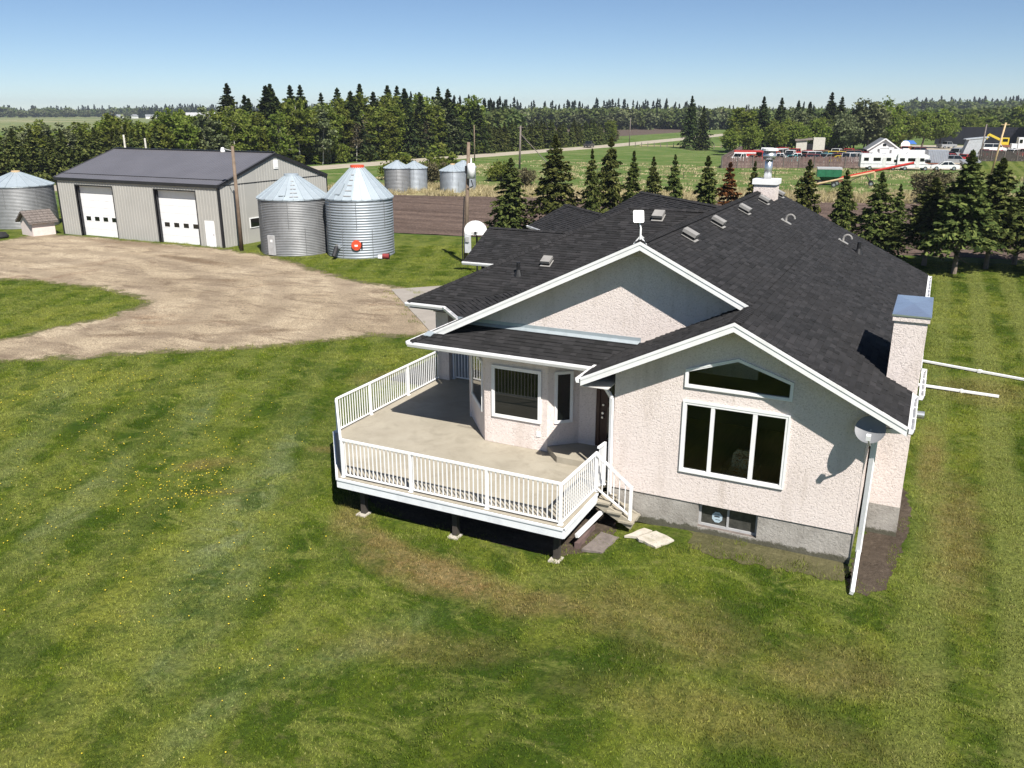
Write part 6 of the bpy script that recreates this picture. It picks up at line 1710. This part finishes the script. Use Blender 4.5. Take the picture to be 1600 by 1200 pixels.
# motorhomes
def motorhome(label, x, y, rz, L, cabover, h=2.75):
    v = thing('motorhome', label, 'motorhome', (x, y, 0), rz, 'white motorhomes parked along the yard')
    w = 2.3
    if cabover: prof = [(-L / 2, .5), (L / 2, .5), (L / 2 + .05, 1.0), (L / 2 - .9, 1.3), (L / 2 - 1.15, 1.85), (L / 2 - .25, 2.05), (L / 2 - .35, h - .25), (L / 2 - .9, h), (-L / 2, h)]
    else: prof = [(-L / 2, .5), (L / 2, .5), (L / 2 + .1, 1.2), (L / 2 - .2, h - .2), (L / 2 - .5, h), (-L / 2 + .2, h), (-L / 2, h - .2)]
    MB().extr([(p[0], -w / 2, p[1]) for p in prof], (0, w, 0)).build('body', WHITE, v)
    for xx, ww in ((-L * .36, .8), (-L * .08, 1.2), (L * .22, .8)):
        f_ = MB().box(xx - ww / 2, xx + ww / 2, -w / 2 - .02, -w / 2 - .004, 1.55, 2.1).build('window', M['glass'], v)
    MB().box(L * .36, L * .36 + .7, -w / 2 - .02, -w / 2 - .004, 1.35, 1.8).build('cab_window', M['glass'], v)
    MB().box(L * .12 - .35, L * .12 + .25, -w / 2 - .03, -w / 2 - .004, .55, 2.2).build('door', paint('offwhite', (.6, .6, .58)), v)
    MB().box(-L / 2 + .05, L / 2 - .1, -w / 2 - .012, -w / 2 - .003, 1.0, 1.1).build('stripe', GREY, v)
    MB().box(-L * .2, -L * .05, -.35, .35, h, h + .28).build('roof_unit', WHITE, v)
    for s_ in (-1, 1):
        for xx in (-L * .25, L * .36):
            o = add('wheel', WHEEL, v); o.location = (xx, s_ * (w / 2 - .1), .36); add('rim', HUB, o)
motorhome('long white motorhome at the right end of the plank fence', -10.1, 166.6, R(14), 6.3, False)
motorhome('white motorhome with cab-over bunk right of the long one', -4.7, 167.6, R(14), 5.4, True)
motorhome('white motorhome with cab-over bunk parked behind the others', -5.6, 180.0, R(12), 7.0, True, 2.9)
motorhome('white camper farthest back behind the motorhome row', -8.6, 186.0, R(14), 6.0, True, 2.8)
# container, dump box, trailer, flatbed
ct = thing('container', 'small ribbed grey container on a trailer right of the motorhomes', 'container', (-1.2, 177.5, 0), R(15))
cm = MB().box(-1.7, 1.7, -1.2, 1.2, .9, 3.1).build('box', paint('bluegrey', (.30, .32, .36)), ct)
for i in range(12): MB().box(-1.6 + i * .29, -1.47 + i * .29, -1.26, -1.2, .95, 3.05).build('rib', PAINT['bluegrey'], cm)
MB().box(-2.6, 2.4, -1.15, 1.15, .62, .9).build('trailer_bed', rust, ct)
for xx in (-.9, .2):
    for s_ in (-1, 1): o = add('wheel', WHEEL, ct); o.location = (xx, s_ * 1.05, .34); add('rim', HUB, o)
dt = thing('dump_truck', 'tilted grey dump box on a truck in the middle of the yard', 'truck', (5.0, 204.0, 0), R(12))
MB().extr([(-1.9, -1.2, 1.2), (.9, -1.2, 1.5), (2.2, -1.2, 4.6), (-1.0, -1.2, 4.2)], (0, 2.4, 0)).build('dump_box', paint('lightgrey', (.42, .44, .46)), dt)
MB().extr([(-1.6, -1.3, 4.2), (2.6, -1.3, 4.65), (2.6, -1.3, 4.85), (-1.6, -1.3, 4.4)], (0, 2.6, 0)).build('box_lid', PAINT['lightgrey'], dt)
MB().box(-2.2, 2.4, -.6, .6, .6, .95).build('chassis', blk, dt)
for xx in (-1.3, 1.5):
    for s_ in (-1, 1): o = add('wheel', WHEEL, dt); o.location = (xx, s_ * .9, .4); o.scale = (1.2, 1.2, 1.2); add('rim', HUB, o)
ft_ = thing('flatbed_trailer', 'grey tilted flatbed tray beside the willow shrub', 'trailer', (4.4, 176.2, 0), R(15))
MB().extr([(-1.5, -1.1, .9), (1.5, -1.1, 1.0), (1.5, 1.1, 1.35), (-1.5, 1.1, 1.25)], (0, 0, .35)).build('tray', GREY, ft_)
MB().box(-1.3, 1.3, -.5, .5, .45, .9).build('frame', blk, ft_)
for s_ in (-1, 1): o = add('wheel', WHEEL, ft_); o.location = (0, s_ * .9, .34); add('rim', HUB, o)
rt = thing('long_trailer', 'long red trailer with a white edge behind the left fence corner', 'trailer', (-36.4, 184.5, 0), R(20))
MB().box(-2.9, 2.9, -1.1, 1.1, .9, 2.1).build('body', rd, rt); MB().box(-2.95, 2.95, -1.15, -1.1, 1.5, 1.75).build('rail', WHITE, rt)
for xx in (-1, .2):
    for s_ in (-1, 1): o = add('wheel', WHEEL, rt); o.location = (xx, s_ * .95, .34); add('rim', HUB, o)
# crane truck and white cab on the right
ck_ = thing('crane_truck', 'yellow crane truck before the long black fence', 'crane', (12.6, 262.0, 0), R(10))
MB().box(-2.4, 2.4, -1, 1, .8, 1.4).build('deck', rust, ck_); MB().box(.2, 2.0, -.8, .8, 1.4, 3.2).build('cab', yel_, ck_); MB().box(.5, 1.7, -.84, -.8, 2.2, 2.9).build('cab_window', M['glass'], ck_)
MB().bar((.2, 0, 2.6), (-2.8, 0, 4.0), .45, .55).bar((-2.8, 0, 4.0), (-3.2, 0, 2.8), .3, .4).build('boom', yel_, ck_)
for xx in (-1.6, 1.6):
    for s_ in (-1, 1): o = add('wheel', WHEEL, ck_); o.location = (xx, s_ * .9, .45); o.scale = (1.3,) * 3; add('rim', HUB, o)
hw = thing('highway_truck', 'white highway truck cab near the brown building', 'truck', (17.2, 255.0, 0), R(190))
MB().box(-1.2, 1.0, -1.1, 1.1, .8, 3.5).box(1.0, 2.4, -.9, .9, .8, 2.0).build('cab', WHITE, hw); MB().box(.1, .8, 1.1, 1.13, 2.1, 3.0).box(-.9, -.3, 1.1, 1.13, 2.1, 3.0).build('cab_window', M['glass'], hw)
MB().box(-4.5, -1.2, -.9, .9, .7, 1.0).build('chassis', blk, hw)
for xx in (-3.6, -2.4, 1.7):
    for s_ in (-1, 1): o = add('wheel', WHEEL, hw); o.location = (xx, s_ * .95, .48); o.scale = (1.4,) * 3; add('rim', HUB, o)
# white gabled house, ruin, brown building, black fence, plank fence
gh = thing('gabled_house', 'small white gabled house with dark roof in the salvage yard', 'house', (-12.4, 210.0, 0), R(12)); gh.scale = (.98, .98, .8)
MB().extr([(-3, -3, 0), (3, -3, 0), (3, -3, 2.3), (0, -3, 4.9), (-3, -3, 2.3)], (0, 7, 0)).build('wall', WHITE, gh)
rf_ = MB()
for s_ in (-1, 1): rf_.extr([(0, -3.4, 5.05), (s_ * 3.5, -3.4, 2.05), (s_ * 3.5, 4.4, 2.05), (0, 4.4, 5.05)], (0, 0, .15))
rf_ = rf_.build('roof', GREY, gh)
MB().extr([(1.2, -3.2, 4.2), (2.2, -3.2, 3.35), (2.2, 1.5, 3.35), (1.2, 1.5, 4.2)], (0, 0, .12)).build('skylight', WHITE, rf_)
for s_ in (-1, 1): MB().bar((0, -3.44, 5.12), (s_ * 3.55, -3.44, 2.08), .1, .3).build('bargeboard', WHITE, gh)
MB().box(-.9, .9, -3.05, -3.0, 1.3, 2.6).build('window', M['glass'], gh); MB().box(-.35, .35, -3.05, -3.0, 3.2, 3.8).build('gable_window', M['glass'], gh)
rn = thing('shed_ruin', 'pale half-collapsed shed under the trees behind the plank fence', 'shed', (-28.8, 219.0, 0), R(10))
MB().box(-3.2, -.8, -1.5, 1.5, 0, 3.0).box(.6, 3.2, -1.5, 1.5, 0, 3.8).build('wall', simple('pale_wall', (.5, .48, .42), .9), rn)
MB().box(-.8, .6, -1.3, 1.5, 0, 2.4).build('doorway', M['black'], rn)
MB().extr([(-3.5, -1.8, 3.0), (.4, -1.8, 3.3), (.4, 1.8, 3.6), (-3.5, 1.8, 3.3)], (0, 0, .12)).build('roof', M['grey_wood'], rn)
bd = thing('brown_building', 'brown wooden building cut off by the right picture edge', 'building', (25.5, 292.0, 0), R(5))
MB().extr([(-3.8, -6, 0), (6, -6, 0), (6, -6, 7.5), (-3.8, -6, 7.5)], (0, 12, 0)).build('wall', simple('brown_board', (.22, .10, .06), .8, var=.2), bd)
MB().extr([(-5.2, -7, 7.1), (7, -7, 9.6), (7, -7, 9.9), (-5.2, -7, 7.4)], (0, 14, 0)).build('roof', simple('rusty_roof', (.30, .13, .08), .8, var=.2), bd)
bf = thing('black_fence', 'long plain black screen fence at the back of the salvage yard', 'fence', (8.0, 298.0, 0), R(-4))
for i in range(11): MB().box(-11 + i * 2.6, -11 + i * 2.6 + 2.56, -.04, .04, .1, 5.2).build('panel', simple('black_screen', (.012, .013, .02), .7) if i == 0 else bpy.data.materials['black_screen'], bf)
for i in range(12): MB().box(-11.07 + i * 2.6, -10.97 + i * 2.6, -.1, .1, 0, 5.2).build('post', M['black'], bf)
def plank_fence(label, pts, h, seed, mat):
    f_ = thing('plank_fence', label, 'fence', (*pts[0], 0)); o = Vector((*pts[0], 0)); g_ = random.Random(seed)
    pk = MB()
    for a, b in zip(pts, pts[1:]):
        a, b = Vector((*a, 0)) - o, Vector((*b, 0)) - o; d = (b - a); L = d.length; d /= L; n_ = Vector((d.y, -d.x, 0))
        s_ = 0.0
        while s_ < L - .1:
            p0 = a + d * (s_ + .01) + n_ * g_.uniform(-.03, .03); p1 = a + d * (s_ + .19) + n_ * g_.uniform(-.03, .03); hh = h * g_.uniform(.93, 1.05)
            pk.extr([p0, p1, p1 + n_ * .025, p0 + n_ * .025], (g_.uniform(-.05, .05), 0, hh)); s_ += .2
        k = int(L / 2.6)
        for i in range(k + 1):
            p0 = a + d * (L * i / k) + n_ * .1; MB().box(p0.x - .07, p0.x + .07, p0.y - .07, p0.y + .07, 0, h * 1.08).build('post', M['grey_wood'], f_)
        for z in (.5, h * .8): MB().bar(a + Vector((0, 0, z)) - n_ * .06, b + Vector((0, 0, z)) - n_ * .06, .05, .12).build('rail', M['grey_wood'], f_)
    pk.build('planks', mat, f_, kind='stuff')
plank_fence('weathered brown plank fence in front of the salvage yard', [(-42.4, 208.5), (-35.7, 158.4), (-13.3, 169.6)], 2.0, 3, M['barn_wood'])
plank_fence('dark plank fence along the yard at the right', [(6.4, 203.4), (16.0, 208.0), (30.0, 214.0)], 2.1, 4, M['post_wood'])
# dish and tarp at the yard entrance
wd = thing('white_dish', 'round white disc on a stand above the bright red car', 'dish', (-8.9, 240.0, 0), R(10))
MB().tube((0, 0, 1.7), (0, -.15, 1.75), 1.05, 1.05, 24).build('disc', WHITE, wd); MB().tube((0, .1, 0), (0, .1, 1.5), .1, n=8).build('stand', M['grey_metal'], wd)
tp = thing('tarp_shelter', 'small blue tarp shelter behind the white disc', 'shelter', (-8.3, 246.0, 0), R(10))
MB().extr([(-1.6, -1.5, 1.8), (1.6, -1.5, 1.8), (1.2, 1.5, 2.5), (-1.2, 1.5, 2.5)], (0, 0, .1)).build('tarp', paint('blue', (.05, .16, .5)), tp)
for xx in (-1.4, 1.4): MB().box(xx - .05, xx + .05, -1.4, -1.3, 0, 1.8).build('leg', M['grey_metal'], tp)
# green wagon and the two augers in the pasture
wg = thing('gravity_wagon', 'dark green grain wagon in the pasture behind the far chimney', 'wagon', (-14.0, 128.5, 0), R(10))
MB().extr([(-1.55, -1.1, 1.6), (-1.0, -.5, .75), (1.0, -.5, .75), (1.55, -1.1, 1.6)], (0, 1.8, 0)).box(-1.6, 1.6, -1.15, 1.15, 1.2, 2.2).build('hopper', M['green_paint'], wg)
MB().box(-1.63, 1.63, -1.18, 1.18, 2.2, 2.42).build('hopper_rim', M['grey_metal'], wg)
for xx in (-.5, .55): MB().box(xx - .03, xx + .03, -1.19, -1.15, 1.2, 2.2).build('rib', M['green_paint'], wg)
MB().box(-1.9, 1.9, -.4, .4, .5, .7).build('chassis', rust, wg); MB().bar((-1.8, 0, .6), (-3.0, 0, .5), .12, .12).bar((-2.2, -.3, .8), (-2.9, -.3, 1.0), .5, .5).build('hitch', M['orange'], wg)
for xx in (-1.1, 1.1):
    for s_ in (-1, 1): o = add('wheel', WHEEL, wg); o.location = (xx, s_ * .85, .34); add('rim', HUB, o)
ag = thing('grain_auger', 'long red grain auger slanting up to the right behind the wagon', 'auger', (-12.0, 129.5, 0), R(6))
MB().tube((-1.2, 0, .8), (8.6, 0, 3.2), .17, n=10).build('tube', M['red'], ag); MB().tube((-1.0, .4, .9), (4.6, .4, 2.2), .12, n=8).build('brace_tube', M['red'], ag)
MB().bar((3.5, -.9, .3), (2.6, 0, 1.7), .08, .08).bar((3.5, .9, .3), (2.6, 0, 1.7), .08, .08).build('axle_frame', M['dark_metal'], ag)
for s_ in (-1, 1): o = add('wheel', WHEEL, ag); o.location = (3.5, s_ * .95, .34); add('rim', HUB, o)
MB().box(-1.7, -.9, -.5, .5, .3, .95).build('intake_hopper', M['orange'], ag)
a2 = thing('grain_auger', 'beige grain auger lying lower in front of the red one', 'auger', (-15.5, 125.2, 0), R(8))
MB().tube((0, 0, .25), (7.6, 0, 2.1), .14, n=10).build('tube', M['beige_paint'], a2); MB().bar((7.6, 0, 2.1), (7.75, 0, 1.3), .2, .2).build('discharge_spout', M['beige_paint'], a2)
MB().bar((3.6, 0, .3), (6.2, 0, 1.7), .08, .08).bar((2.6, .5, .3), (2.6, 0, .9), .08, .08).build('support_leg', M['dark_metal'], a2)
for s_ in (-1, 1): o = add('wheel', WHEEL, a2); o.location = (2.6, s_ * .7, .34); add('rim', HUB, o)
# wire fence posts
PST = MB().box(-.035, .035, -.035, .035, 0, 1.35).mesh('fence_post', M['post_wood'])
for i, (x, y2) in enumerate([(-62 + 6.6 * k, 127 + 1.35 * k) for k in range(13)]):
    o = tag(add('fence_post', PST), 'thin dark wire-fence post in the pasture behind the spruces', 'fence post', 'wire-fence posts across the pasture'); o.location = (x, y2, 0)
PS2 = MB().box(-.08, .08, -.08, .08, 0, 1.2).mesh('fence_post', M['grey_wood'])
for i in range(18):
    o = tag(add('fence_post', PS2), 'short wooden fence post in the row by the two lone spruces', 'fence post', 'wooden posts by the far lane'); o.location = (-80 + i * 2.0, 243 - i * .45, 0)
# bushes and hedge in front of the far fence, far farm buildings
fb = thing('far_barn', 'long grey open-sided barn far beyond the wood on the left', 'barn', (*polar(45.6, 1030), 0), R(40))
MB().extr([(-17, -6, 0), (17, -6, 0), (17, -6, 3.6), (-17, -6, 3.6)], (0, 12, 0)).build('wall', M['grey_wood'], fb)
for s_ in (-1, 1): MB().extr([(-18, 0, 7.2), (18, 0, 7.2), (18, s_ * 7, 3.4), (-18, s_ * 7, 3.4)], (0, 0, .3)).build('roof', M['grey_metal'], fb)
for k, (a_, d_, w_, lab) in enumerate(((43.9, 1040, 7, 'small white building right of the far grey barn'), (48.3, 1150, 12, 'white farmhouse on the far left horizon'), (50.0, 1180, 8, 'tiny white shed left of the far farmhouse'), (49.2, 1200, 6, 'tiny pale roof between the far white buildings'), (0.6, 560, 6, 'small white house far behind the black fence'))):
    fh = thing('far_house', lab, 'house', (*polar(a_, d_), 0), R(30 + k * 20)); MB().box(-w_ / 2, w_ / 2, -3, 3, 0, 3).build('wall', WHITE, fh)
    MB().extr([(-w_ / 2 - .3, -3.4, 3), (-w_ / 2 - .3, 3.4, 3), (-w_ / 2 - .3, 0, 5)], (w_ + .6, 0, 0)).build('roof', GREY, fh)

# ------------------------------------------------------------------ HAZE
t = NT('haze_air')
pv = t.n.new('ShaderNodeVolumePrincipled'); pv.inputs['Color'].default_value = (0.80, 0.88, 1.0, 1); pv.inputs['Density'].default_value = 0.00016; pv.inputs['Anisotropy'].default_value = 0.2
t.L(pv.outputs[0], t.out.inputs['Volume'])
MB().box(-2600, 1200, -60, 2600, -1.0, 40.0).build('haze', t.m, None, kind='stuff')
